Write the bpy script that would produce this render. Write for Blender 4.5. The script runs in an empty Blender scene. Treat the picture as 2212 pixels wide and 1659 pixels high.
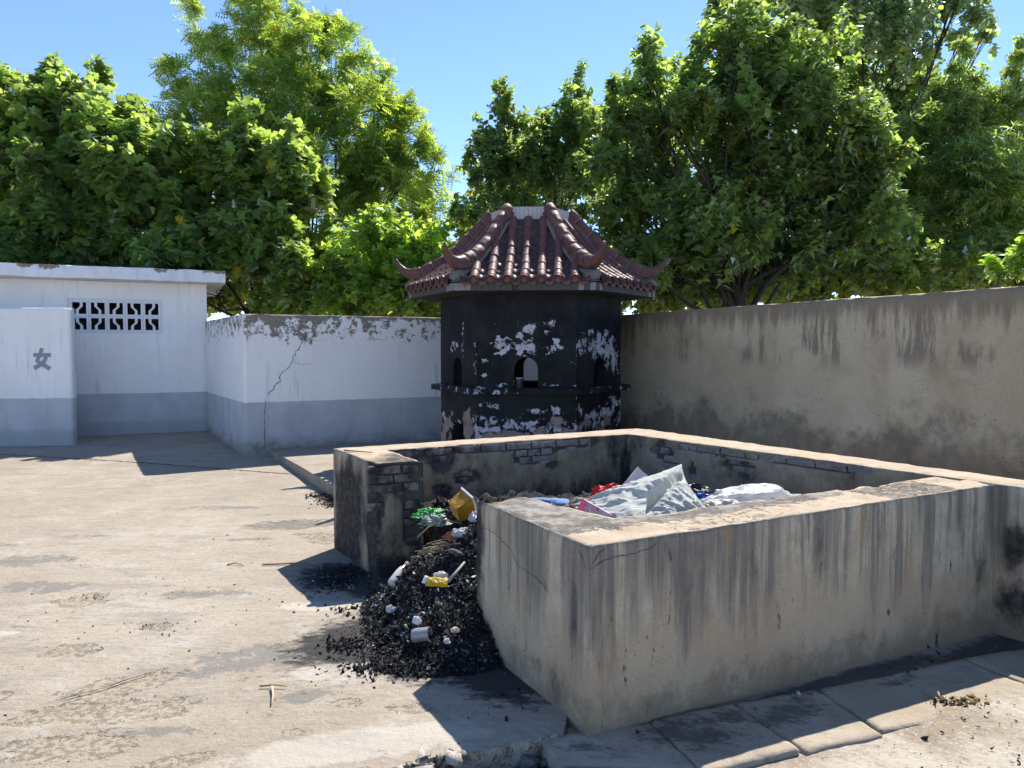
import bpy, math, random
import numpy as np
from mathutils import Vector, Matrix
random.seed(7); RNG = np.random.default_rng(7)
scene = bpy.context.scene
COL = scene.collection
R = math.radians

# ---------------------------------------------------------------- camera
cam_d = bpy.data.cameras.new('camera'); cam = bpy.data.objects.new('camera', cam_d); COL.objects.link(cam)
cam_d.sensor_width = 36.0; cam_d.lens = 36.0 * 1661.0 / 2212.0
cam_d.clip_start = 0.05; cam_d.clip_end = 2000
cam.location = (0, 0, 1.6); cam.rotation_euler = (R(90 - 2.62), 0, 0)
scene.camera = cam
# ---------------------------------------------------------------- sky and sun
SUN_EL = R(50.0); SUN_AZ = R(24.6)          # azimuth from +Y towards +X
world = bpy.data.worlds.new('World'); scene.world = world; world.use_nodes = True
wn = world.node_tree; wn.nodes.clear()
wo = wn.nodes.new('ShaderNodeOutputWorld'); wb = wn.nodes.new('ShaderNodeBackground')
sk = wn.nodes.new('ShaderNodeTexSky'); sk.sky_type = 'NISHITA'; sk.sun_disc = False
sk.sun_elevation = SUN_EL; sk.sun_rotation = SUN_AZ; sk.air_density = 0.6; sk.dust_density = 0.0; sk.ozone_density = 4.0
wb.inputs['Strength'].default_value = 0.108
wn.links.new(sk.outputs[0], wb.inputs[0]); wn.links.new(wb.outputs[0], wo.inputs[0])
sun_d = bpy.data.lights.new('sun', 'SUN'); sun_d.energy = 3.3; sun_d.angle = R(0.53); sun_d.color = (1.0, 0.95, 0.87)
sun = bpy.data.objects.new('sun', sun_d); COL.objects.link(sun)
sd = Vector((math.sin(SUN_AZ) * math.cos(SUN_EL), math.cos(SUN_AZ) * math.cos(SUN_EL), math.sin(SUN_EL)))
sun.rotation_euler = sd.to_track_quat('Z', 'Y').to_euler(); sun.location = (6, 14, 20)
vs = scene.view_settings
vs.view_transform = 'Standard'; vs.look = 'None'; vs.gamma = 1.0; vs.use_curve_mapping = False
vs.exposure = 1.46

# ---------------------------------------------------------------- numpy noise
def _hash(ix, iy, iz, seed):
    h = (ix.astype(np.int64) * 374761393 + iy.astype(np.int64) * 668265263 + iz.astype(np.int64) * 2147483647 + seed * 974634777) & 0xFFFFFFFF
    h = ((h ^ (h >> 13)) * 1274126177) & 0xFFFFFFFF
    h = ((h ^ (h >> 16)) * 2246822519) & 0xFFFFFFFF
    return ((h ^ (h >> 15)) & 0xFFFFFF) / float(0xFFFFFF)
def vnoise(P, scale, seed=0):
    Q = np.asarray(P, float) * scale
    i = np.floor(Q).astype(np.int64); f = Q - i; f = f * f * (3 - 2 * f)
    r = 0
    for dx in (0, 1):
        for dy in (0, 1):
            for dz in (0, 1):
                w = (f[:, 0] if dx else 1 - f[:, 0]) * (f[:, 1] if dy else 1 - f[:, 1]) * (f[:, 2] if dz else 1 - f[:, 2])
                r = r + w * _hash(i[:, 0] + dx, i[:, 1] + dy, i[:, 2] + dz, seed)
    return r
def fbm(P, scale, octs=4, seed=0, gain=0.5):
    P = np.asarray(P, float); a = 1.0; s = 0; t = 0
    for o in range(octs):
        s = s + a * vnoise(P + o * 7.3, scale * 2 ** o, seed + o * 31); t += a; a *= gain
    return s / t
def sstep(x, a, b):
    t = np.clip((np.asarray(x, float) - a) / (b - a), 0, 1); return t * t * (3 - 2 * t)

# ---------------------------------------------------------------- objects
def link(name, me, parent=None, mat=None):
    o = bpy.data.objects.new(name, me); COL.objects.link(o)
    if parent is not None: o.parent = parent
    if mat is not None and me is not None:
        if not me.materials: me.materials.append(mat)
    return o
def mesh(name, V, F, mat=None, attrs=None, smooth=False, mats=None, midx=None):
    me = bpy.data.meshes.new(name)
    V = np.asarray(V, float).reshape(-1, 3)
    if isinstance(F, np.ndarray):
        n, k = F.shape
        me.vertices.add(len(V)); me.vertices.foreach_set('co', V.ravel())
        me.loops.add(n * k); me.loops.foreach_set('vertex_index', F.ravel().astype(np.int32))
        me.polygons.add(n); me.polygons.foreach_set('loop_start', np.arange(0, n * k, k, dtype=np.int32))
        me.update(calc_edges=True)
    else:
        me.from_pydata([tuple(v) for v in V], [], [tuple(f) for f in F])
    if attrs:
        for k_, a in attrs.items():
            a = np.asarray(a, float)
            if a.ndim == 2:
                at = me.attributes.new(k_, 'FLOAT_COLOR', 'POINT')
                if a.shape[1] == 3: a = np.hstack([a, np.ones((len(a), 1))])
                at.data.foreach_set('color', a.ravel())
            else:
                at = me.attributes.new(k_, 'FLOAT', 'POINT'); at.data.foreach_set('value', a)
    for m_ in (mats or ([mat] if mat else [])): me.materials.append(m_)
    if midx is not None: me.polygons.foreach_set('material_index', np.asarray(midx, np.int32))
    if smooth: me.polygons.foreach_set('use_smooth', [True] * len(me.polygons))
    me.validate(); me.update()
    return me
def tag(o, label=None, cat=None, group=None, kind=None):
    if label: o['label'] = label
    if cat: o['category'] = cat
    if group: o['group'] = group
    if kind: o['kind'] = kind
    return o
def thing(name, loc, label, cat, group=None, rz=0):
    o = bpy.data.objects.new(name, None); COL.objects.link(o); o.location = loc; o.rotation_euler = (0, 0, rz)
    o.empty_display_size = 0.2
    return tag(o, label, cat, group)
def put(name, me, parent=None, label=None):
    """a part whose mesh is written in world coordinates, under a thing standing at its own base"""
    o = link(name, me, parent)
    if parent is not None:
        bpy.context.view_layer.update()
        o.matrix_parent_inverse = parent.matrix_world.inverted()
    if label: o['label'] = label
    return o
def inv(parent):
    l = Matrix.Translation(parent.location) @ Matrix.Rotation(parent.rotation_euler[2], 4, 'Z'); return l.inverted()
def put_fast(name, me, parent, PI, M=None):
    o = bpy.data.objects.new(name, me); COL.objects.link(o); o.parent = parent; o.matrix_parent_inverse = PI
    if M is not None: o.matrix_basis = M
    return o
def gridf(nu, nv, base=0, flip=False):
    i = np.arange(nu - 1)[:, None] * nv + np.arange(nv - 1)[None, :]
    i = i.ravel() + base
    f = np.stack([i, i + nv, i + nv + 1, i + 1], 1)
    return f[:, ::-1] if flip else f
def box_vf(x0, x1, y0, y1, z0, z1):
    V = [(x0, y0, z0), (x1, y0, z0), (x1, y1, z0), (x0, y1, z0), (x0, y0, z1), (x1, y0, z1), (x1, y1, z1), (x0, y1, z1)]
    F = [(0, 3, 2, 1), (4, 5, 6, 7), (0, 1, 5, 4), (1, 2, 6, 5), (2, 3, 7, 6), (3, 0, 4, 7)]
    return V, F
class MB:
    def __init__(s): s.V = []; s.F = []
    def add(s, V, F, M=None):
        b = len(s.V)
        for v in V: s.V.append(tuple(M @ Vector(v)) if M is not None else tuple(v))
        for f in F: s.F.append(tuple(i + b for i in f))
        return s
    def box(s, x0, x1, y0, y1, z0, z1, M=None):
        V, F = box_vf(x0, x1, y0, y1, z0, z1); return s.add(V, F, M)
    def tube(s, pts, rad, n=8, cap=True):
        pts = [Vector(p) for p in pts]; b = len(s.V); N = len(pts)
        up = Vector((0.03, 0.07, 1))
        for k, p in enumerate(pts):
            t = (pts[min(k + 1, N - 1)] - pts[max(k - 1, 0)]).normalized()
            a = t.cross(up)
            if a.length < 0.05: a = t.cross(Vector((1, 0, 0)))
            a.normalize(); c = t.cross(a)
            r = rad[k] if hasattr(rad, '__len__') else rad
            for j in range(n):
                q = 2 * math.pi * j / n
                s.V.append(tuple(p + a * (r * math.cos(q)) + c * (r * math.sin(q))))
        for k in range(N - 1):
            for j in range(n):
                j2 = (j + 1) % n
                s.F.append((b + k * n + j, b + k * n + j2, b + (k + 1) * n + j2, b + (k + 1) * n + j))
        if cap:
            s.F.append(tuple(b + j for j in range(n))[::-1]); s.F.append(tuple(b + (N - 1) * n + j for j in range(n)))
        return s
    def mesh(s, name, mat, smooth=False): return mesh(name, s.V, s.F, mat, smooth=smooth)

# ---------------------------------------------------------------- node helper
class NT:
    def __init__(s, name):
        s.mat = bpy.data.materials.new(name); s.mat.use_nodes = True; s.t = s.mat.node_tree; s.t.nodes.clear()
        s.out = s.t.nodes.new('ShaderNodeOutputMaterial')
        g = s.t.nodes.new('ShaderNodeNewGeometry'); s.P = g.outputs['Position']; s.Nn = g.outputs['Normal']
    def _in(s, sock, v):
        if isinstance(v, bpy.types.NodeSocket): s.t.links.new(v, sock)
        elif v is not None:
            if sock.type == 'RGBA' and len(v) == 3: v = (*v, 1)
            sock.default_value = v
    def node(s, typ, **kw):
        n = s.t.nodes.new(typ)
        for k, v in kw.items(): setattr(n, k, v)
        return n
    def sc(s, v, scale, loc=(0, 0, 0)):
        n = s.node('ShaderNodeMapping'); s._in(n.inputs[0], v); n.inputs['Scale'].default_value = scale; n.inputs['Location'].default_value = loc
        return n.outputs[0]
    def noise(s, v=None, scale=5, detail=4, rough=0.55, dist=0.0, col=False):
        n = s.node('ShaderNodeTexNoise'); s._in(n.inputs['Vector'], v if v is not None else s.P)
        n.inputs['Scale'].default_value = scale; n.inputs['Detail'].default_value = detail; n.inputs['Roughness'].default_value = rough
        n.inputs['Distortion'].default_value = dist
        return n.outputs['Color' if col else 'Fac']
    def vor(s, v=None, scale=5, feature='F1', rand=1.0, out='Distance'):
        n = s.node('ShaderNodeTexVoronoi', feature=feature); s._in(n.inputs['Vector'], v if v is not None else s.P)
        n.inputs['Scale'].default_value = scale; n.inputs['Randomness'].default_value = rand
        return n.outputs[out]
    def m(s, op, a, b=None, c=None, clamp=False):
        n = s.node('ShaderNodeMath', operation=op, use_clamp=clamp); s._in(n.inputs[0], a); s._in(n.inputs[1], b)
        if c is not None: s._in(n.inputs[2], c)
        return n.outputs[0]
    def ss(s, x, lo, hi, o0=0.0, o1=1.0):
        n = s.node('ShaderNodeMapRange', interpolation_type='SMOOTHSTEP'); s._in(n.inputs[0], x)
        n.inputs[1].default_value = lo; n.inputs[2].default_value = hi; n.inputs[3].default_value = o0; n.inputs[4].default_value = o1
        return n.outputs[0]
    def mix(s, f, a, b, mode='MIX'):
        n = s.node('ShaderNodeMix', data_type='RGBA', blend_type=mode)
        s._in(n.inputs[0], f); s._in(n.inputs[6], a); s._in(n.inputs[7], b); return n.outputs[2]
    def attr(s, name, out='Fac'):
        n = s.node('ShaderNodeAttribute', attribute_name=name); return n.outputs[out]
    def xyz(s, v=None):
        n = s.node('ShaderNodeSeparateXYZ'); s._in(n.inputs[0], v if v is not None else s.P); return n.outputs
    def rnd(s): return s.node('ShaderNodeObjectInfo').outputs['Random']
    def obj(s): return s.node('ShaderNodeTexCoord').outputs['Object']
    def bump(s, h, dist=0.01, strength=1.0, nrm=None):
        n = s.node('ShaderNodeBump'); n.inputs['Distance'].default_value = dist; n.inputs['Strength'].default_value = strength
        s._in(n.inputs['Height'], h)
        if nrm is not None: s._in(n.inputs['Normal'], nrm)
        return n.outputs[0]
    def principled(s, color, rough=0.9, bump=None, spec=0.3, **kw):
        b = s.node('ShaderNodeBsdfPrincipled'); s._in(b.inputs['Base Color'], color); s._in(b.inputs['Roughness'], rough)
        b.inputs['Specular IOR Level'].default_value = spec
        for k, v in kw.items(): s._in(b.inputs[k.replace('_', ' ')], v)
        if bump is not None: s.t.links.new(bump, b.inputs['Normal'])
        s.t.links.new(b.outputs[0], s.out.inputs[0]); s.b = b
        return s.mat
def simple(name, color, rough=0.7, spec=0.4, var=0.0, bscale=0, bdist=0.003, **kw):
    n = NT(name); c = color
    if var:
        f = n.noise(scale=bscale or 12, detail=5, rough=0.65)
        c = n.mix(f, tuple(x * (1 - var) for x in color), tuple(min(1, x * (1 + var)) for x in color))
    bp = n.bump(n.noise(scale=(bscale or 60), detail=4), bdist) if bscale else None
    return n.principled(c, rough, bp, spec, **kw)
import bmesh
# ---------------------------------------------------------------- materials
def mat_yard():
    n = NT('worn_pale_concrete')
    a = n.noise(scale=0.55, detail=6, rough=0.6); b = n.noise(scale=3.1, detail=8, rough=0.68); c = n.noise(scale=26, detail=6, rough=0.7)
    fine = n.noise(scale=140, detail=3, rough=0.7)
    col = n.mix(n.ss(a, 0.35, 0.68), (0.313, 0.259, 0.195), (0.393, 0.339, 0.270))
    col = n.mix(n.ss(b, 0.5, 0.75, 0, 0.85), col, (0.437, 0.406, 0.357))
    st = n.sc(n.P, (1.0, 2.6, 1.0))
    g = n.noise(st, scale=1.7, detail=12, rough=0.78, dist=0.4)
    col = n.mix(n.ss(g, 0.50, 0.62, 0, 0.6), col, (0.234, 0.206, 0.174))
    g2 = n.noise(n.sc(n.P, (1.3, 2.2, 1), (5, 3, 0)), scale=3.4, detail=12, rough=0.82)
    col = n.mix(n.ss(g2, 0.57, 0.64, 0, 0.55), col, (0.184, 0.166, 0.144))
    g3 = n.noise(n.sc(n.P, (0.7, 3.2, 1), (1, 8, 0)), scale=9, detail=10, rough=0.8)
    col = n.mix(n.ss(g3, 0.535, 0.60, 0, 0.6), col, (0.209, 0.186, 0.158))
    col = n.mix(n.ss(g3, 0.44, 0.36, 0, 0.5), col, (0.457, 0.432, 0.386))
    col = n.mix(n.ss(c, 0.50, 0.68, 0, 0.6), col, (0.243, 0.214, 0.171))
    col = n.mix(n.ss(n.noise(scale=55, detail=5, rough=.8), 0.56, 0.66, 0, 0.45), col, (0.180, 0.155, 0.126))
    sp = n.vor(scale=75); spm = n.m('MULTIPLY', n.ss(sp, 0.10, 0.2, 1, 0), n.ss(n.noise(scale=2.0, detail=3), 0.5, 0.66))
    col = n.mix(n.m('MULTIPLY', spm, 0.75), col, (0.09, 0.08, 0.07))
    gr_ = n.noise(scale=80, detail=5, rough=0.85); col = n.mix(n.ss(gr_, 0.42, 0.30, 0, 0.35), col, (0.470, 0.432, 0.377)); col = n.mix(n.ss(gr_, 0.54, 0.66, 0, 0.38), col, (0.094, 0.082, 0.066))
    pk_ = n.m('MULTIPLY', n.ss(n.vor(scale=34), 0.09, 0.16, 1, 0), n.ss(n.noise(scale=3.1, detail=4), 0.48, 0.60)); col = n.mix(n.m('MULTIPLY', pk_, .7), col, (0.06, 0.052, 0.045))
    # shallow spalled patches with the aggregate showing
    pit = n.m('ADD', n.attr('pit'), n.m('MULTIPLY', n.m('SUBTRACT', n.noise(scale=9, detail=8, rough=0.75), 0.5), 1.8))
    pm = n.ss(pit, 0.55, 0.63)
    agg = n.vor(scale=90, out='Color'); aggv = n.xyz(agg)[0]
    pcol = n.mix(n.ss(n.noise(scale=30, detail=6, rough=0.75), 0.45, 0.56), (0.397, 0.331, 0.234), (0.134, 0.100, 0.075))
    col = n.mix(n.m('MULTIPLY', pm, 0.55), col, pcol)
    # grey stained patches
    gm = n.ss(n.m('ADD', n.m('MULTIPLY', n.attr('grey'), 0.95), n.m('MULTIPLY', n.m('SUBTRACT', n.noise(scale=8, detail=10, rough=0.8), 0.5), 3.0)), 0.62, 0.78)
    col = n.mix(n.m('MULTIPLY', gm, 0.8), col, n.mix(n.noise(scale=45, detail=4), (0.119, 0.115, 0.105), (0.238, 0.220, 0.189)))
    # soot trodden and washed out from the pit
    so = n.ss(n.m('ADD', n.m('MULTIPLY', n.attr('soot'), 1.15), n.m('MULTIPLY', n.m('SUBTRACT', n.noise(n.sc(n.P, (.7, 1.3, 1)), scale=11, detail=10, rough=0.8), 0.5), 1.9)), 0.50, 0.85)
    col = n.mix(n.m('MULTIPLY', so, 0.93), col, (0.03, 0.03, 0.032))
    ps = n.ss(n.m('ADD', n.attr('pale'), n.m('MULTIPLY', n.m('SUBTRACT', n.noise(scale=12, detail=8, rough=0.7), 0.5), 0.9)), 0.5, 0.7)
    col = n.mix(n.m('MULTIPLY', ps, 0.6), col, (0.477, 0.432, 0.367))
    h = n.m('ADD', n.m('MULTIPLY', b, 0.7), n.m('ADD', n.m('MULTIPLY', c, 0.42), n.m('MULTIPLY', fine, 0.16)))
    h = n.m('SUBTRACT', h, n.m('MULTIPLY', pm, 0.35)); h = n.m('SUBTRACT', h, n.m('MULTIPLY', spm, 0.15))
    h = n.m('ADD', h, n.m('MULTIPLY', n.m('MULTIPLY', pm, aggv), 0.35))
    h = n.m('SUBTRACT', h, n.m('MULTIPLY', n.ss(g2, 0.6, 0.68), 0.12))
    return n.principled(col, 0.93, n.bump(h, 0.022), 0.15)
def mat_dirt():
    n = NT('dry_dirt_over_concrete')
    a = n.noise(scale=1.6, detail=8, rough=0.65); c = n.noise(scale=38, detail=6, rough=0.75)
    col = n.mix(n.ss(a, 0.38, 0.62), (0.282, 0.228, 0.170), (0.451, 0.400, 0.327))
    col = n.mix(n.ss(c, 0.5, 0.72, 0, 0.8), col, (0.141, 0.107, 0.078))
    gr = n.vor(scale=110, out='Color'); gv = n.xyz(gr)[1]
    col = n.mix(n.ss(gv, 0.85, 0.95, 0, 0.6), col, (0.470, 0.437, 0.386))
    col = n.mix(n.m('MULTIPLY', n.ss(n.m('ADD', n.attr('soot'), n.m('MULTIPLY', n.m('SUBTRACT', n.noise(scale=13, detail=8, rough=0.8), 0.5), 1.0)), 0.4, 0.75), 0.85), col, (0.06, 0.055, 0.05))
    h = n.m('ADD', n.m('MULTIPLY', n.noise(scale=12, detail=6), 0.6), n.m('ADD', n.m('MULTIPLY', c, 0.4), n.m('MULTIPLY', gv, 0.15)))
    return n.principled(col, 0.97, n.bump(h, 0.02), 0.1)
def mat_slab():
    n = NT('paving_slab_concrete')
    a = n.noise(scale=1.9, detail=8, rough=0.66); c = n.noise(scale=33, detail=6, rough=0.75)
    col = n.mix(n.ss(a, 0.35, 0.65), (0.312, 0.255, 0.185), (0.399, 0.340, 0.263))
    col = n.mix(n.ss(n.noise(n.sc(n.P, (2, 3.4, 1)), scale=2.6, detail=12, rough=0.82), 0.51, 0.62, 0, 0.75), col, (0.195, 0.179, 0.158))
    col = n.mix(n.ss(c, 0.56, 0.8, 0, 0.55), col, (0.234, 0.198, 0.158))
    col = n.mix(n.m('MULTIPLY', n.rnd(), 0.22), col, (0.292, 0.255, 0.202))
    gr_ = n.noise(scale=80, detail=5, rough=0.85); col = n.mix(n.ss(gr_, 0.42, 0.30, 0, 0.35), col, (0.470, 0.432, 0.377)); col = n.mix(n.ss(gr_, 0.54, 0.66, 0, 0.45), col, (0.094, 0.082, 0.066))
    pk_ = n.m('MULTIPLY', n.ss(n.vor(scale=34), 0.09, 0.16, 1, 0), n.ss(n.noise(scale=3.1, detail=4), 0.48, 0.60)); col = n.mix(n.m('MULTIPLY', pk_, .7), col, (0.06, 0.052, 0.045))
    so = n.ss(n.m('ADD', n.attr('soot'), n.m('MULTIPLY', n.m('SUBTRACT', n.noise(n.sc(n.P, (1, 1.6, 1)), scale=11, detail=11, rough=0.8), 0.5), 2.6)), 0.5, 0.85)
    col = n.mix(n.m('MULTIPLY', so, 0.7), col, (0.05, 0.05, 0.05))
    h = n.m('ADD', n.m('MULTIPLY', n.noise(scale=7, detail=7), 0.6), n.m('MULTIPLY', c, 0.4))
    return n.principled(col, 0.93, n.bump(h, 0.014), 0.15)
def mat_pit():
    """cement render of the pit: streaked, sooty, spalled down to brick where the mask attribute says so"""
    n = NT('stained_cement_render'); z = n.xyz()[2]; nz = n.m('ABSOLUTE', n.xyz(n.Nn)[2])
    a = n.noise(scale=1.3, detail=7, rough=0.6); f = n.noise(scale=48, detail=6, rough=0.75); m_ = n.noise(scale=7, detail=8, rough=0.7)
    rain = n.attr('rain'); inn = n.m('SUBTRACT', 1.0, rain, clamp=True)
    zn = n.m('ADD', z, n.m('MULTIPLY', n.m('SUBTRACT', n.noise(n.sc(n.P, (1, 1, .5)), scale=2.4, detail=8, rough=.65), .5), 1.3))
    up = n.ss(zn, 0.25, 0.50)
    col = n.mix(up, n.mix(n.ss(a, .4, .6), (0.439, 0.328, 0.214), (0.479, 0.380, 0.260)), n.mix(n.ss(m_, .4, .6), (0.428, 0.356, 0.248), (0.530, 0.451, 0.328)))
    col = n.mix(n.ss(m_, 0.54, 0.75, 0, 0.4), col, (0.255, 0.223, 0.176))
    # run-off streaks, each fading downwards at its own length
    sv = n.sc(n.P, (1, 1, 0.05)); s1 = n.noise(sv, scale=3.6, detail=5, rough=0.6, dist=0.3); sm = n.noise(n.sc(n.P, (1, 1, .04), (2, 5, 0)), scale=17, detail=6, rough=0.7)
    s2 = n.noise(n.sc(n.P, (1, 1, 0.03), (3, 1, 0)), scale=42, detail=5, rough=0.7)
    fall = n.ss(n.m('ADD', z, n.m('MULTIPLY', n.m('SUBTRACT', n.noise(n.sc(n.P, (1, 1, 0.12)), scale=6, detail=6, rough=.7), .5), 1.5)), 0.22, 0.62)
    fall = n.m('MULTIPLY', fall, rain)
    col = n.mix(n.m('MULTIPLY', n.m('MULTIPLY', n.ss(s1, 0.44, 0.57), fall), n.ss(m_, .3, .6, .5, .9)), col, (0.168, 0.152, 0.126))
    col = n.mix(n.m('MULTIPLY', n.m('MULTIPLY', n.ss(sm, 0.47, 0.58), fall), 0.75), col, (0.153, 0.140, 0.118))
    st2 = n.m('MULTIPLY', n.ss(s2, 0.5, 0.66), fall)
    col = n.mix(n.m('MULTIPLY', st2, 0.3), col, (0.510, 0.451, 0.353))
    s3 = n.noise(n.sc(n.P, (1, 1, 0.04), (9, 4, 0)), scale=7, detail=5, rough=0.7)
    col = n.mix(n.m('MULTIPLY', n.ss(s3, 0.60, 0.66), n.m('MULTIPLY', fall, 0.7)), col, (0.337, 0.223, 0.097))
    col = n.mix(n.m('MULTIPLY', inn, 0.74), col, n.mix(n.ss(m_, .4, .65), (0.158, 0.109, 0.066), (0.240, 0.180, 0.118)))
    # damp foot
    ft = n.m('MULTIPLY', n.ss(n.m('ADD', z, n.m('MULTIPLY', n.m('SUBTRACT', n.noise(scale=6, detail=9, rough=0.72), .5), 0.7)), -0.04, 0.16, 1, 0), 0.75)
    col = n.mix(ft, col, (0.249, 0.172, 0.108))
    # black chips and runs
    ch = n.noise(n.sc(n.P, (1, 1, 0.3), (2, 7, 1)), scale=15, detail=6, rough=0.8)
    chm = n.m('MULTIPLY', n.ss(ch, 0.625, 0.64), n.ss(n.noise(scale=1.6, detail=2), 0.46, 0.54)); chm = n.m('MULTIPLY', chm, rain)
    col = n.mix(n.m('MULTIPLY', chm, 0.9), col, (0.045, 0.05, 0.055))
    # upward faces: a tan mix of their own, mottled darker
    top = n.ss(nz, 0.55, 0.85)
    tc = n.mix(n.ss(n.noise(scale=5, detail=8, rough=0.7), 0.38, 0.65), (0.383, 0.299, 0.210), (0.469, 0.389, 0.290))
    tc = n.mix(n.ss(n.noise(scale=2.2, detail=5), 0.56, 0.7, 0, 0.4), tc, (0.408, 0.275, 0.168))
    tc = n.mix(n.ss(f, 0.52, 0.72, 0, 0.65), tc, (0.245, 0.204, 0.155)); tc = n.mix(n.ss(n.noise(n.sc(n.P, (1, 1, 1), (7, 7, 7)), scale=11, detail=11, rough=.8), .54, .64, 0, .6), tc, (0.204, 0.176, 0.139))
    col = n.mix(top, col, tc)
    gr_ = n.noise(scale=95, detail=5, rough=0.85); col = n.mix(n.ss(gr_, 0.42, 0.30, 0, 0.35), col, (0.50, 0.465, 0.41)); col = n.mix(n.ss(gr_, 0.54, 0.66, 0, 0.50), col, (0.10, 0.088, 0.072))
    pk_ = n.m('MULTIPLY', n.ss(n.vor(scale=38), 0.09, 0.16, 1, 0), n.ss(n.noise(scale=3.1, detail=4), 0.48, 0.60)); col = n.mix(n.m('MULTIPLY', pk_, .7), col, (0.06, 0.052, 0.045))
    # soot: a stain that stays where it is
    sn = n.m('MULTIPLY', n.m('SUBTRACT', n.noise(n.sc(n.P, (1, 1, .55)), scale=5, detail=10, rough=0.72), 0.5), 1.7)
    so = n.ss(n.m('ADD', n.attr('soot'), sn), 0.28, 0.85)
    sooty = n.mix(n.ss(n.noise(scale=20, detail=5), 0.45, 0.62), (0.018, 0.018, 0.02), (0.055, 0.05, 0.047))
    col = n.mix(n.m('MULTIPLY', so, 0.95), col, sooty)
    fl = n.ss(n.m('ADD', n.attr('ash'), n.m('MULTIPLY', n.m('SUBTRACT', n.noise(n.sc(n.P, (1, 1.5, 1)), scale=14, detail=10, rough=0.8), 0.5), 2.8)), 0.45, 0.68)
    col = n.mix(n.m('MULTIPLY', fl, 0.85), col, n.mix(n.ss(m_, 0.4, 0.62), (0.055, 0.053, 0.050), (0.26, 0.245, 0.225)))
    bm = n.attr('brick'); col = n.mix(n.ss(bm, 0.3, 0.7), col, (0.085, 0.075, 0.066))
    h = n.m('ADD', n.m('MULTIPLY', m_, 0.5), n.m('MULTIPLY', f, 0.4)); h = n.m('SUBTRACT', h, n.m('MULTIPLY', chm, 0.3))
    h = n.m('ADD', h, n.m('MULTIPLY', s2, 0.12)); h = n.m('ADD', h, n.m('MULTIPLY', fl, 0.35))
    return n.principled(col, 0.92, n.bump(h, 0.011), 0.2)
def mat_brick():
    n = NT('sooty_old_brick'); o = n.P; r = n.rnd()
    col = n.mix(r, (0.33, 0.275, 0.235), (0.22, 0.195, 0.175)); col = n.mix(n.ss(n.noise(scale=23, detail=6), 0.45, 0.75), col, (0.11, 0.10, 0.095))
    sv = n.xyz()  # bricks beside the opening are burnt black
    d = n.m('SUBTRACT', n.m('ADD', n.m('MULTIPLY', sv[0], 1.0), 0.25), n.m('MULTIPLY', n.m('SUBTRACT', sv[1], 5.4), 0.0))
    near = n.ss(sv[0], -0.35, 0.0, 0.92, 0.10)
    col = n.mix(n.m('MULTIPLY', near, n.ss(n.noise(scale=8, detail=5), 0.28, 0.6)), col, (0.02, 0.02, 0.021))
    return n.principled(col, 0.93, n.bump(n.noise(scale=70, detail=6, rough=0.7), 0.006), 0.2)
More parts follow.
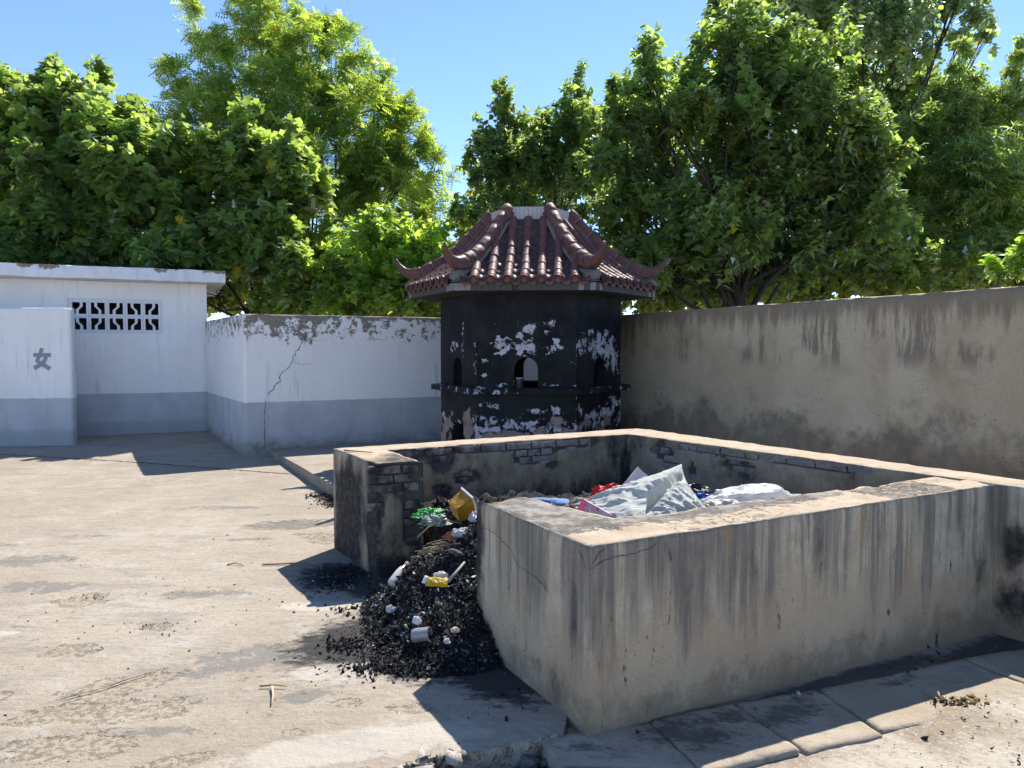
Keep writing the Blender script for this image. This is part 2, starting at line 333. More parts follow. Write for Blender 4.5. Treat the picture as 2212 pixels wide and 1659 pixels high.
def mat_white(peel):
    n = NT('whitewash_over_grey_dado' if peel else 'clean_whitewash_over_grey_dado'); z = n.xyz()[2]
    a = n.noise(scale=1.1, detail=6, rough=0.6)
    wh = n.mix(n.ss(a, 0.35, 0.7), (0.83, 0.79, 0.75), (0.89, 0.86, 0.825))
    wh = n.mix(n.ss(n.noise(n.sc(n.P, (1, 1, 0.15)), scale=6, detail=7, rough=0.7), 0.55, 0.75, 0, 0.3), wh, (0.52, 0.50, 0.48))
    gy = n.mix(n.ss(n.noise(scale=2.5, detail=7), 0.35, 0.7), (0.45, 0.445, 0.455), (0.53, 0.525, 0.53))
    zz = n.m('ADD', z, n.m('MULTIPLY', n.m('SUBTRACT', n.noise(scale=9, detail=7, rough=.7), 0.5), 0.035))
    col = n.mix(n.ss(zz, 0.818, 0.826), gy, wh)
    ft = n.ss(n.m('ADD', z, n.m('MULTIPLY', n.noise(scale=3.3, detail=8, rough=0.7), 0.7 if peel else 0.25)), 0.40, 0.72 if peel else 0.5, 1, 0)
    col = n.mix(n.m('MULTIPLY', ft, 0.8 if peel else 0.35), col, n.mix(n.ss(n.noise(scale=11, detail=6), 0.42, 0.6), (0.19, 0.17, 0.14), (0.33, 0.275, 0.19)) if peel else (0.22, 0.22, 0.22))
    h = n.m('MULTIPLY', n.noise(scale=30, detail=6, rough=0.6), 0.4)
    dr = n.m('MULTIPLY', n.ss(n.noise(n.sc(n.P, (1, 1, .07), (3, 3, 0)), scale=9, detail=7, rough=.72), .52, .68), n.ss(n.noise(scale=1.1, detail=3), .42, .6))
    col = n.mix(n.m('MULTIPLY', dr, .38), col, (0.36, 0.335, 0.31))
    sp_ = n.m('MULTIPLY', n.ss(n.noise(scale=26, detail=7, rough=.8), .60, .66), n.ss(n.noise(scale=1.7, detail=2), .5, .6)); col = n.mix(n.m('MULTIPLY', sp_, .5), col, (0.28, 0.26, 0.24))
    if peel:
        e = n.attr('peel'); nn = n.noise(scale=7, detail=12, rough=0.8)
        p = n.ss(n.m('ADD', e, n.m('MULTIPLY', n.m('SUBTRACT', nn, 0.5), 2.3)), 0.50, 0.53)
        pc = n.mix(n.ss(n.noise(scale=9, detail=6), 0.4, 0.65), (0.27, 0.215, 0.155), (0.20, 0.185, 0.165))
        col = n.mix(p, col, pc)
        dk = n.ss(n.m('ADD', e, n.m('MULTIPLY', n.m('SUBTRACT', n.noise(n.sc(n.P, (1, 1, 0.25)), scale=8, detail=8), 0.5), 1.0)), 0.9, 1.3, 0, 0.7)
        col = n.mix(dk, col, (0.17, 0.145, 0.115))
        cr = n.m('MULTIPLY', n.ss(n.vor(n.sc(n.P, (1, 1, 1)), scale=7, feature='DISTANCE_TO_EDGE'), 0.0, 0.02, 1, 0), n.ss(e, 0.05, 0.35))
        col = n.mix(n.m('MULTIPLY', cr, 0.5), col, (0.3, 0.25, 0.2))
        h = n.m('SUBTRACT', h, n.m('MULTIPLY', p, 0.5))
    col = n.mix(n.ss(n.m('ADD', n.attr('soot'), n.m('MULTIPLY', n.noise(scale=12, detail=6), 0.35)), 0.5, 0.8, 0, 0.8), col, (0.10, 0.09, 0.075))
    return n.principled(col, 0.88, n.bump(h, 0.012), 0.2)
def mat_greywall():
    n = NT('weathered_cement_render_wall'); z = n.xyz()[2]
    a = n.noise(scale=0.9, detail=7, rough=0.6, dist=0.5); b = n.noise(scale=4, detail=8, rough=0.65, dist=0.6)
    col = n.mix(n.ss(a, 0.36, 0.64), (0.443, 0.343, 0.222), (0.540, 0.446, 0.307))
    col = n.mix(n.ss(b, 0.52, 0.72, 0, 0.55), col, (0.584, 0.450, 0.310))
    col = n.mix(n.ss(n.noise(scale=2.2, detail=8, rough=0.7, dist=0.4), 0.52, 0.70, 0, 0.5), col, (0.292, 0.223, 0.141))
    sv = n.noise(n.sc(n.P, (1, 1, 0.10)), scale=5.5, detail=8, rough=0.74)
    band = n.m('MULTIPLY', n.ss(z, 1.35, 1.55), n.ss(z, 1.80, 2.02, 1, 0))
    band = n.m('MULTIPLY', band, n.ss(n.noise(scale=1.4, detail=4), 0.42, 0.54))
    col = n.mix(n.m('MULTIPLY', n.m('MULTIPLY', n.ss(sv, 0.46, 0.54), band), 0.9), col, (0.221, 0.177, 0.129))
    tp = n.ss(n.m('ADD', z, n.m('MULTIPLY', n.m('SUBTRACT', sv, 0.5), 1.1)), 1.80, 2.02)
    col = n.mix(n.m('MULTIPLY', tp, 0.8), col, (0.199, 0.154, 0.101))
    ft = n.ss(n.m('ADD', z, n.m('MULTIPLY', n.m('SUBTRACT', n.noise(scale=1.5, detail=9, rough=0.68), 0.5), 1.9)), 0.62, 1.0, 1, 0)
    col = n.mix(n.m('MULTIPLY', ft, 0.75), col, n.mix(n.ss(n.noise(scale=6, detail=6), 0.4, 0.6), (0.152, 0.123, 0.094), (0.245, 0.188, 0.117)))
    dots = n.m('MULTIPLY', n.ss(n.vor(n.sc(n.P, (1, 1, 0.6)), scale=16), 0.07, 0.12, 1, 0), n.ss(n.noise(scale=2.3, detail=3), 0.56, 0.64))
    col = n.mix(n.m('MULTIPLY', dots, 0.8), col, (0.06, 0.055, 0.05))
    f = n.noise(scale=35, detail=6, rough=0.7); col = n.mix(n.ss(f, 0.55, 0.8, 0, 0.3), col, (0.233, 0.177, 0.117))
    gr_ = n.noise(scale=45, detail=5, rough=0.85); col = n.mix(n.ss(gr_, 0.42, 0.30, 0, 0.35), col, (0.540, 0.474, 0.389)); col = n.mix(n.ss(gr_, 0.54, 0.66, 0, 0.40), col, (0.108, 0.090, 0.068))
    pk_ = n.m('MULTIPLY', n.ss(n.vor(scale=22), 0.09, 0.16, 1, 0), n.ss(n.noise(scale=3.1, detail=4), 0.48, 0.60)); col = n.mix(n.m('MULTIPLY', pk_, .7), col, (0.06, 0.052, 0.045))
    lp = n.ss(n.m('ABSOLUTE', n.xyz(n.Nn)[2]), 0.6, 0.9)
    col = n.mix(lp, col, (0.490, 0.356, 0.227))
    return n.principled(col, 0.93, n.bump(n.m('ADD', n.m('MULTIPLY', b, 0.5), n.m('MULTIPLY', f, 0.4)), 0.012), 0.18)
def mat_kiln():
    """black painted render, flaked to old white paint and, low down, to bare pinkish render"""
    n = NT('flaking_black_paint'); z = n.xyz()[2]
    p = n.noise(scale=10, detail=11, rough=0.74, dist=0.35)
    pl = n.ss(n.m('ADD', n.attr('peel'), n.m('MULTIPLY', n.m('SUBTRACT', p, 0.5), 2.9)), 0.615, 0.63)
    p2 = n.ss(n.m('ADD', n.m('MULTIPLY', n.attr('peel'), .55), n.m('MULTIPLY', n.m('SUBTRACT', n.noise(scale=34, detail=8, rough=.7), 0.5), 2.2)), 0.62, 0.65); pl = n.m('MAXIMUM', pl, p2)
    pk = n.ss(n.m('ADD', n.attr('bare'), n.m('MULTIPLY', n.m('SUBTRACT', n.noise(scale=7, detail=10, rough=0.72), 0.5), 2.0)), 0.52, 0.535)
    dust = n.ss(n.noise(n.sc(n.P, (1, 1, .5)), scale=5, detail=9, rough=.75), .5, .7, 0, .5)
    black = n.mix(n.ss(n.noise(scale=2.0, detail=6), 0.35, 0.7), (0.007, 0.008, 0.009), (0.020, 0.021, 0.022))
    black = n.mix(dust, black, (0.048, 0.045, 0.043))
    white = n.mix(n.ss(n.noise(scale=20, detail=5), 0.35, 0.75), (0.42, 0.39, 0.42), (0.58, 0.55, 0.57))
    col = n.mix(pl, black, white)
    pink = n.mix(n.ss(n.noise(scale=9, detail=6), 0.4, 0.7), (0.32, 0.225, 0.185), (0.24, 0.18, 0.15))
    col = n.mix(pk, col, pink)
    h = n.m('ADD', n.m('MULTIPLY', pl, -0.35), n.m('MULTIPLY', pk, -0.3)); h = n.m('ADD', h, n.m('MULTIPLY', n.noise(scale=32, detail=6), 0.3))
    return n.principled(col, n.mix(pl, (0.72,) * 3, (0.9,) * 3), n.bump(h, 0.008), 0.18)
def mat_tile(name, c1, c2, rough=0.22):
    n = NT(name); f = n.noise(scale=11, detail=6, rough=0.7)
    col = n.mix(n.m('ADD', n.m('MULTIPLY', n.rnd(), 0.6), n.m('MULTIPLY', f, 0.4)), c1, c2)
    d = n.ss(n.noise(scale=16, detail=9, rough=0.78), 0.48, 0.68, 0, 0.6); col = n.mix(d, col, (0.175, 0.135, 0.12))
    return n.principled(col, n.m('ADD', rough, n.m('MULTIPLY', d, 0.4)), n.bump(f, 0.006), 0.22)
def mat_leaf(name, base, trans, yellow=(0.55, 0.42, 0.03), gloss=0.05, tw=0.62):
    n = NT(name); t = n.attr('tint')
    k = n.ss(t, 0.0, 0.97, 0.5, 1.6)
    c = n.mix(1.0, base, k, 'MULTIPLY'); c2 = n.mix(1.0, trans, k, 'MULTIPLY')
    yl = n.ss(t, 0.985, 0.99)
    c = n.mix(yl, c, yellow); c2 = n.mix(yl, c2, yellow)
    d = n.node('ShaderNodeBsdfDiffuse'); n._in(d.inputs[0], c)
    tr = n.node('ShaderNodeBsdfTranslucent'); n._in(tr.inputs[0], c2)
    g = n.node('ShaderNodeBsdfGlossy'); g.inputs['Roughness'].default_value = 0.5; g.inputs['Color'].default_value = (0.75, 0.85, 0.8, 1)
    m1 = n.node('ShaderNodeMixShader'); m1.inputs[0].default_value = tw; n.t.links.new(d.outputs[0], m1.inputs[1]); n.t.links.new(tr.outputs[0], m1.inputs[2])
    fr = n.node('ShaderNodeFresnel'); fr.inputs[0].default_value = 1.42
    gm = n.m('MULTIPLY', fr.outputs[0], gloss * 8, clamp=True)
    m2 = n.node('ShaderNodeMixShader'); n.t.links.new(gm, m2.inputs[0]); n.t.links.new(m1.outputs[0], m2.inputs[1]); n.t.links.new(g.outputs[0], m2.inputs[2])
    n.t.links.new(m2.outputs[0], n.out.inputs[0]); return n.mat
M_YARD = mat_yard(); M_DIRT = mat_dirt(); M_SLAB = mat_slab(); M_PIT = mat_pit(); M_BRICK = mat_brick()
M_WHITE = mat_white(True); M_CLEAN = mat_white(False); M_GREYW = mat_greywall(); M_KILN = mat_kiln()
M_TILE = mat_tile('glazed_maroon_tile', (0.105, 0.042, 0.036), (0.145, 0.066, 0.057), .56); M_PAN = mat_tile('glazed_dark_pan_tile', (0.045, 0.026, 0.028), (0.075, 0.042, 0.042), 0.4)
M_CAPT = simple('greyish_white_facing_tile', (0.42, 0.38, 0.37), 0.5, 0.4, 0.25, 9)
M_CAPD = simple('grimy_facing_tile', (0.085, 0.08, 0.075), 0.8, 0.2, 0.45, 14)
M_CAPE = simple('weathered_eave_tile', (0.23, 0.205, 0.19), 0.7, 0.3, 0.4, 12)
M_MORTAR = simple('lumpy_grey_mortar', (0.17, 0.16, 0.145), 0.95, 0.1, 0.35, 18, 0.01)
M_CRACK = simple('open_crack_dark', (0.03, 0.028, 0.026), 0.95, 0.05)
M_ROOFW = None

# ================================================================ ground
def ell(P, L):
    """union of soft ellipses (x, y, rx, ry, degrees): 1 inside, falling to 0"""
    r = np.zeros(len(P))
    for x, y, rx, ry, a in L:
        c, s = math.cos(R(a)), math.sin(R(a)); dx = P[:, 0] - x; dy = P[:, 1] - y
        u = (dx * c + dy * s) / rx; v = (-dx * s + dy * c) / ry
        r = np.maximum(r, np.clip(1.25 - 0.75 * np.sqrt(u * u + v * v), 0, 1))
    return r
DA = np.array([0.871, 0.4916]); AX = np.array([0.314, 3.14])       # along the near face of the pit
def slabz(x, y): return -0.015 - 0.03 * ((x - AX[0]) * DA[0] + (y - AX[1]) * DA[1])
def tensor(xs, ys, zf):
    X, Y = np.meshgrid(xs, ys, indexing='ij'); P = np.stack([X.ravel(), Y.ravel(), np.zeros(X.size)], 1)
    P[:, 2] = zf(P); return P, gridf(len(xs), len(ys))
def spaced(a, b, fine0, fine1, f, c):
    """line positions: fine spacing f within [fine0, fine1], growing outside"""
    r = list(np.arange(fine0, fine1 + 1e-6, f)); x = fine1; s = f
    while x < b: s = min(s * 1.5, c); x += s; r.append(min(x, b))
    x = fine0; s = f
    while x > a: s = min(s * 1.5, c); x -= s; r.insert(0, max(x, a))
    return np.unique(np.array(r))
def ground_z(P):
    x, y = P[:, 0], P[:, 1]; t = (x - AX[0]) * DA[0] + (y - AX[1]) * DA[1]
    low = slabz(x, y) - 0.012 - 0.091 * sstep(x, .25, .05) + 0.012 * (fbm(P, 2.3, 4, 3) - 0.5) * 2 + 0.004 * (fbm(P, 19, 2, 5) - .5)
    low = low + 0.016 * sstep(t, 1.15, 1.75) + 0.012 * (fbm(P, 2.6, 4, 8) - 0.5) * sstep(t, .6, 1.4)
    back = (x - AX[0]) * -DA[1] + (y - AX[1]) * DA[0]; low = low - 0.012 * sstep(back, -.62, -.4)
    away = sstep(y, 5.6, 7.5)
    return low * (1 - away) + away * -0.12
xs = spaced(-350, 350, -1.6, 4.6, 0.03, 40); ys = spaced(-60, 600, 1.6, 5.4, 0.03, 40)
P, F = tensor(xs, ys, ground_z)
soot = ell(P, [(2.9, 4.3, 1.1, 0.22, 29), (1.6, 3.75, 1.0, 0.10, 29), (0.25, 2.95, .2, .25, 0)])
o = link('ground', mesh('ground', P, F, M_DIRT, {'soot': soot}, smooth=True)); tag(o, kind='structure')

# the concrete yard, one sheet with a broken front edge
def yard_front(x):
    base = np.where(x < 0.23, 3.13 + 0.383 * (x - 0.23), 3.13 + 0.15 + 0.564 * (x - 0.23))
    Q = np.stack([x, x * 0, x * 0], 1)
    return base + np.where(x < 0.2, 0.10 * (fbm(Q, 5, 5, 11, 0.62) - 0.5), 0)
def yard_z(P): return 0.02 * np.clip(P[:, 1] - 8.5, 0, None) + 0.006 * (fbm(P, 0.9, 3, 21) - 0.5)
ux = spaced(-26, 9, -4.2, 0.6, 0.03, 0.7)
vv = [0.0]; s = 0.022
while vv[-1] < 14: vv.append(vv[-1] + s); s = min(s * 1.012, 0.35)
vv = np.array(vv); nu, nv = len(ux), len(vv)
yf = yard_front(ux)
X = np.repeat(ux, nv); Y = np.repeat(yf, nv) + np.tile(vv, nu)
P = np.stack([X, Y, X * 0], 1); P[:, 2] = yard_z(P)
pits = [(-2.73, 4.83, .18, .13, 10), (-2.05, 4.37, .10, .07, 0), (-2.35, 4.02, .16, .10, 5), (-2.92, 3.93, .16, .15, 0), (-1.95, 3.33, .25, .10, 20),
        (-1.78, 3.03, .27, .13, 5), (-2.35, 2.95, .10, .07, 0), (-2.5, 3.45, .20, .12, 0), (-0.75, 3.42, .08, .05, 0), (-0.45, 3.36, .12, .05, 5), (-1.45, 6.4, .30, .14, 10),
        (-2.0, 6.95, .45, .2, 10), (-1.6, 6.5, .3, .12, -20), (-1.85, 3.60, .28, .13, 32), (-1.69, 3.34, .3, .12, 10), (-3.2, 4.2, .2, .12, 0), (-1.3, 2.92, .15, .06, 20), (-1.15, 4.15, .2, .05, 30), (-.9, 3.15, .07, .04, 0)]
greys = [(-1.32, 3.92, .42, .22, 15), (-3.64, 5.75, .45, .2, 5), (-2.0, 6.95, .5, .25, 8), (-1.5, 3.75, .22, .09, 10), (-2.05, 4.95, .5, .10, 5), (-3.2, 5.1, .45, .16, 0), (-2.9, 7.7, .5, .12, 0), (-1.0, 3.45, .12, .05, 0),
         (-0.95, 3.5, .22, .07, 15), (-1.5, 3.15, .2, .06, 0), (-.7, 3.1, .2, .05, 10), (-2.2, 6.4, .35, .07, 8), (-4.3, 6.2, .4, .08, 0), (-3.6, 6.5, .3, .06, 0)]
soots = [(-1.2, 5.35, .34, .40, 30), (-0.80, 4.15, .50, .40, 60), (-.45, 3.85, .3, .25, 0), (-.1, 3.75, .25, .45, 30), (-.85, 5.1, .3, .3, 0), (-1.2, 6.2, .12, .6, 30)]
pales = [(-.85, 3.75, .3, .12, 10), (-1.2, 4.72, .3, .1, 0), (-.6, 3.05, .6, .15, 15), (-2.9, 4.25, .16, .05, 10)]
pitm = ell(P, pits)
P[:, 2] -= 0.007 * sstep(pitm + 0.5 * (fbm(P, 9, 3, 4) - .5), 0.42, 0.62)
# lip: the first row drops down the broken face
A_ = {'pit': pitm, 'grey': ell(P, greys), 'soot': ell(P, soots), 'pale': ell(P, pales)}
F = gridf(nu, nv)
# front face: 5 rows stepping down and in and out
b = len(P); rows = 6; Vx = []
for k in range(rows):
    q = np.stack([ux, yf, ux * 0], 1); d = k / (rows - 1)
    off = (fbm(np.stack([ux, ux * 0 + k * .31, ux * 0], 1), 9, 4, 40) - 0.5) * 0.07 * (1 if 0 < k else 0.2)
    q[:, 1] += off - 0.012 * (k == 1); q[:, 2] = yard_z(q) - 0.006 * (k > 0) - 0.125 * d
    Vx.append(q)
Vx = np.concatenate(Vx); ff = []
for k in range(rows - 1):
    i = np.arange(nu - 1) + b + k * nu; ff.append(np.stack([i, i + nu, i + nu + 1, i + 1], 1))
F2 = np.concatenate([F] + ff); P2 = np.concatenate([P, Vx])
for k_ in A_: A_[k_] = np.concatenate([A_[k_], np.repeat(0.0 if k_ != 'pit' else 0.55, len(Vx))])
yard = link('yard', mesh('yard', P2, F2, M_YARD, A_, smooth=True)); tag(yard, kind='structure')
# expansion joint across the yard and small cracks
def ribbon(name, pts, w, z, parent, mat, jag=0.01, seed=0, zf=None):
    """a crack: a thin strip of dark gap following a jagged line lying on a surface; pts are 3-D, w in metres"""
    rr = random.Random(seed); Q = []
    for a, c in zip(pts[:-1], pts[1:]):
        a, c = Vector(a), Vector(c); n = max(2, int((c - a).length / 0.04))
        for k in range(n): Q.append(a.lerp(c, k / n))
    Q.append(Vector(pts[-1]))
    return Q, rr
def ground_crack(pts, w, jag, seed, parent):
    Q, rr = ribbon('', pts, w, 0, None, None, jag, seed); V = []; F = []
    for i, q in enumerate(Q):
        t = (Q[min(i + 1, len(Q) - 1)] - Q[max(i - 1, 0)]).normalized(); nrm = Vector((-t.y, t.x, 0))
        c = q + nrm * rr.uniform(-jag, jag); ww = w * rr.uniform(0.45, 1.2) * min(1, (min(i, len(Q) - 1 - i) + .4) / 3)
        z = float(yard_z(np.array([[c.x, c.y, 0]]))[0]) + 0.004
        V += [(c.x - nrm.x * ww, c.y - nrm.y * ww, z), (c.x + nrm.x * ww, c.y + nrm.y * ww, z)]
        if i: k = 2 * i; F.append((k - 2, k - 1, k + 1, k))
    o = link('crack', mesh('crack', V, F, M_CRACK)); o.parent = parent; return o
ground_crack([(-9.5, 11.55, 0), (-7.5, 11.2, 0), (-5, 10.45, 0), (-2.75, 9.6, 0)], 0.014, 0.012, 3, yard)
ground_crack([(-2.12, 3.38, 0), (-1.95, 3.53, 0), (-1.76, 3.76, 0)], 0.0045, 0.005, 4, yard)

# paving slabs at the foot of the pit
path = bpy.data.objects.new('path', None); COL.objects.link(path); path.location = (1.2, 3.3, -0.08); tag(path, kind='structure')
PI_path = inv(path)
def slab(poly, th=0.07, seed=0):
    rr = random.Random(seed); n = 26; m = 20
    a, b_, c, d = [Vector((*q, 0)) for q in poly]; V = []; att = []
    P = []
    for i in range(n + 1):
        for j in range(m + 1):
            u, v = i / n, j / m
            q = a.lerp(b_, u).lerp(d.lerp(c, u), v); P.append((q.x, q.y, 0))
    P = np.array(P); e = np.minimum.reduce([np.tile(np.arange(m + 1), n + 1), m - np.tile(np.arange(m + 1), n + 1), np.repeat(np.arange(n + 1), m + 1), n - np.repeat(np.arange(n + 1), m + 1)])
    P[:, 0] += (e == 0) * (fbm(P, 8, 5, seed, .65) - .5) * .028; P[:, 1] += (e == 0) * (fbm(P, 8, 5, seed + 9, .65) - .5) * .028
    P[:, 2] = slabz(P[:, 0], P[:, 1]) + 0.006 * (fbm(P, 5, 5, 2) - .5) - (e == 0) * .012 * fbm(P, 14, 3, 6) + rr.uniform(-.004, .003)
    F = gridf(n + 1, m + 1)
    ring = [i * (m + 1) for i in range(n + 1)] + [n * (m + 1) + j for j in range(1, m + 1)] + [i * (m + 1) + m for i in range(n - 1, -1, -1)] + [j for j in range(m - 1, 0, -1)]
    L = P[ring].copy(); L[:, 2] -= th; bb = len(P); k = len(ring)
    Fs = np.array([(ring[(i + 1) % k], ring[i], bb + i, bb + (i + 1) % k) for i in range(k)])
    P = np.concatenate([P, L]); so = ell(P, [(0.75, 3.2, .35, .22, 29), (1.25, 3.42, .3, .14, 35), (.95, 3.35, .15, .12, 0), (1.45, 3.65, .2, .05, 29), (1.95, 3.8, .25, .05, 29), (.3, 3.05, .12, .05, 0)])
    put_fast('slab', mesh('slab', P, np.concatenate([F, Fs]), M_SLAB, {'soot': so * .8}, smooth=False), path, PI_path)
g = 0.006
slab([(.187, 2.916), (.725, 2.911), (.60, 3.30), (.104, 3.122)], seed=1)
slab([(.187 + .02, 2.3), (.86, 2.3), (.722, 2.895), (.19, 2.9)], seed=12)
slab([(.737, 2.875), (1.175, 3.075), (1.02, 3.50), (.608, 3.30)], seed=2)
slab([(1.20, 3.065), (1.588, 3.232), (1.478, 3.685), (1.03, 3.50)], seed=3)
slab([(1.60, 3.27), (2.06, 3.42), (1.945, 3.875), (1.49, 3.69)], seed=4)
slab([(2.07, 3.46), (2.62, 3.66), (2.45, 4.12), (1.955, 3.88)], seed=5)
slab([(2.63, 3.68), (3.3, 3.86), (3.05, 4.36), (2.46, 4.13)], seed=6)


# raised apron round the kiln
def prism(poly, z0, z1, cell=0.12, nz=4, seed=0, rough=0.012):
    n = len(poly); V = []; F = []; pts = []
    for i in range(n):
        a = Vector((*poly[i], 0)); c = Vector((*poly[(i + 1) % n], 0)); k = max(1, int((c - a).length / cell))
        for j in range(k): pts.append(a.lerp(c, j / k))
    P = np.array([tuple(p) for p in pts]); P[:, :2] += (np.stack([fbm(P, 4, 4, seed), fbm(P, 4, 4, seed + 3)], 1) - .5) * rough * 2
    m = len(P)
    for k in range(nz + 1):
        q = P.copy(); q[:, 2] = z0 + (z1 - z0) * k / nz
        if 0 < k < nz: q[:, :2] += (np.stack([fbm(q, 7, 3, seed + 5), fbm(q, 7, 3, seed + 6)], 1) - .5) * rough
        V.append(q)
    for k in range(nz):
        for i in range(m): F.append((k * m + i, k * m + (i + 1) % m, (k + 1) * m + (i + 1) % m, (k + 1) * m + i))
    F.append(tuple(nz * m + i for i in range(m)))
    return np.concatenate(V), F
V, F = prism([(-3.62, 11.32), (-1.92, 8.21), (-.80, 6.17), (1.28, 7.80), (3.2, 8.6), (0.60, 13.42)], -.05, 0.135, seed=7)
Vn = np.array(V); o = link('pavement', mesh('pavement', V, F, M_YARD, {'pit': np.zeros(len(V)), 'grey': np.zeros(len(V)), 'soot': np.zeros(len(V)), 'pale': np.ones(len(V)) * .4})); tag(o, kind='structure')

# ================================================================ generic wall: a strip with thickness, rendered on both sides
def frames(path_o, path_i, cell):
    o_, i_ = [], []; s_ = []; tot = 0
    for k in range(len(path_o) - 1):
        a, b_ = np.array(path_o[k]), np.array(path_o[k + 1]); c, d = np.array(path_i[k]), np.array(path_i[k + 1])
        L = (np.linalg.norm(b_ - a) + np.linalg.norm(d - c)) / 2; n = max(1, int(round(L / cell)))
        for j in range(n): t = j / n; o_.append(a + (b_ - a) * t); i_.append(c + (d - c) * t); s_.append(tot + L * t)
        tot += L
    o_.append(np.array(path_o[-1])); i_.append(np.array(path_i[-1])); s_.append(tot)
    return np.array(o_), np.array(i_), np.array(s_)
def wall_strip(path_o, path_i, zb, zt, cell=0.05, cz=None, nt=7, dfn=None, afn=None, chip=0.012, caps=(True, True), capfn=None):
    """returns vertices, faces, attributes. side code: 0 outer face, 1 top, 2 inner face, 3/4 end caps"""
    cz = cz or cell; O, I, S = frames(path_o, path_i, cell); n = len(O)
    nz = max(2, int(round((float(np.mean(zt(O))) - float(np.mean(zb(O)))) / cz)) + 1)
    m = nz + nt + nz                                    # outer up, top across (nt interior), inner down
    V = np.zeros((n, m, 3)); N = np.zeros((n, m, 3)); side = np.zeros((n, m), int)
    ztO, zbO, ztI, zbI = zt(O), zb(O), zt(I), zb(I)
    ac = O - I; ac /= np.linalg.norm(ac, axis=1)[:, None]
    for k in range(nz):
        t = k / (nz - 1)
        V[:, k, :2] = O; V[:, k, 2] = zbO + (ztO - zbO) * t; N[:, k, :2] = ac
        V[:, m - 1 - k, :2] = I; V[:, m - 1 - k, 2] = zbI + (ztI - zbI) * t; N[:, m - 1 - k, :2] = -ac; side[:, m - 1 - k] = 2
    for k in range(nt):
        t = (k + 1) / (nt + 1); V[:, nz + k, :2] = O + (I - O) * t; V[:, nz + k, 2] = ztO + (ztI - ztO) * t; N[:, nz + k, 2] = 1; side[:, nz + k] = 1
    N[:, nz - 1, 2] = 1; N[:, nz + nt, 2] = 1
    P = V.reshape(-1, 3); NN = N.reshape(-1, 3); NN /= np.linalg.norm(NN, axis=1)[:, None]
    sd = side.ravel(); SS = np.repeat(S, m)
    edge = np.zeros((n, m)); edge[:, nz - 1] = 1; edge[:, nz + nt] = 1; edge[:, nz - 2] = .35; edge[:, nz] = .35; edge[:, nz + nt - 1] = .35; edge[:, nz + nt + 1] = .35
    D = 0.006 * (fbm(P, 3, 4, 77) - 0.5) - edge.ravel() * chip * (0.25 + 1.9 * fbm(P, 9, 4, 5) ** 2)
    if dfn is not None: D = D + dfn(P, SS, sd)
    P = P + NN * D[:, None]
    A = {'side': sd}
    Fs = [gridf(n, m)]; Vs = [P]; cnt = n * m; extra = []
    sides = [sd]; Sx = [SS]
    for e in (0, 1):
        if not caps[e]: continue
        r = (0 if e == 0 else n - 1); row = P.reshape(n, m, 3)[r]; oc = row[:nz]; ic = row[m - nz:][::-1]; w = nt + 2
        G = np.zeros((nz, w, 3))
        for k in range(nz):
            for j in range(w):
                t = j / (w - 1); G[k, j] = oc[k] * (1 - t) + ic[k] * t
        G[nz - 1] = row[nz - 1:nz + nt + 1]
        base_n = (O[r] - O[r + (1 if e == 0 else -1)]); base_n = np.array([*base_n, 0]); base_n /= np.linalg.norm(base_n)
        win = np.ones((nz, w)); win[:, 0] = 0; win[:, -1] = 0; win[-1] = 0; win[0] = 0
        g = G.reshape(-1, 3)
        tt = np.tile(np.linspace(0, 1, w), nz); d = 0.004 * (fbm(g, 6, 4, 9) - .5)
        if capfn is not None: d = d + capfn(g, tt, e)
        g = g + base_n[None, :] * (d * win.ravel())[:, None]
        Vs.append(g); f = gridf(nz, w, cnt, flip=(e == 1)); Fs.append(f); cnt += len(g); sides.append(np.full(len(g), 3 + e)); Sx.append(tt)
    P = np.concatenate(Vs); F = np.concatenate(Fs); sd = np.concatenate(sides); SS = np.concatenate(Sx)
    at = afn(P, SS, sd) if afn else {}
    return P, F, at
def weld(me, d=0.0005):
    bm = bmesh.new(); bm.from_mesh(me); bmesh.ops.remove_doubles(bm, verts=bm.verts, dist=d); bmesh.ops.recalc_face_normals(bm, faces=bm.faces); bm.to_mesh(me); bm.free(); me.update()

# ================================================================ the rubbish-burning pit
pit = thing('burning_pit', (0.9, 5.0, 0), 'low open-topped masonry enclosure with stained cement walls and a sooty broken opening', 'enclosure')
PI_pit = inv(pit)
def v2(*a): return np.array(a, float)
CE0, CE1 = v2(-.965, 6.0), v2(1.08, 7.09); dCE = (CE1 - CE0) / np.linalg.norm(CE1 - CE0)
BE0, BE1 = v2(1.08, 7.09), v2(2.885, 4.56); dBE = (BE1 - BE0) / np.linalg.norm(BE1 - BE0)
def sz(P, o_, d): r = P[:, :2] - o_; return r @ d, np.abs(r[:, 0] * -d[1] + r[:, 1] * d[0])
def blob(s, z, L):
    r = np.zeros(len(s))
    for a, b_, ra, rb in L: r = np.maximum(r, np.clip(1.5 - np.sqrt(((s - a) / ra) ** 2 + ((z - b_) / rb) ** 2), 0, 1.2))
    return r
def mask_ce(s, z):
    P = np.stack([s, z, s * 0], 1)
    m = blob(s, z, [(1.35, .745, .42, .10), (1.30, .66, .24, .07), (.45, .72, .12, .09), (.47, .64, .07, .05), (1.75, .76, .3, .05), (.9, .775, .5, .045), (.3, .77, .4, .05), (.66, .55, .10, .06), (.41, .47, .05, .035), (1.5, .58, .08, .04)])
    return sstep(m + 0.9 * (fbm(P, 13, 4, 3, .6) - .5), 0.52, 0.62)
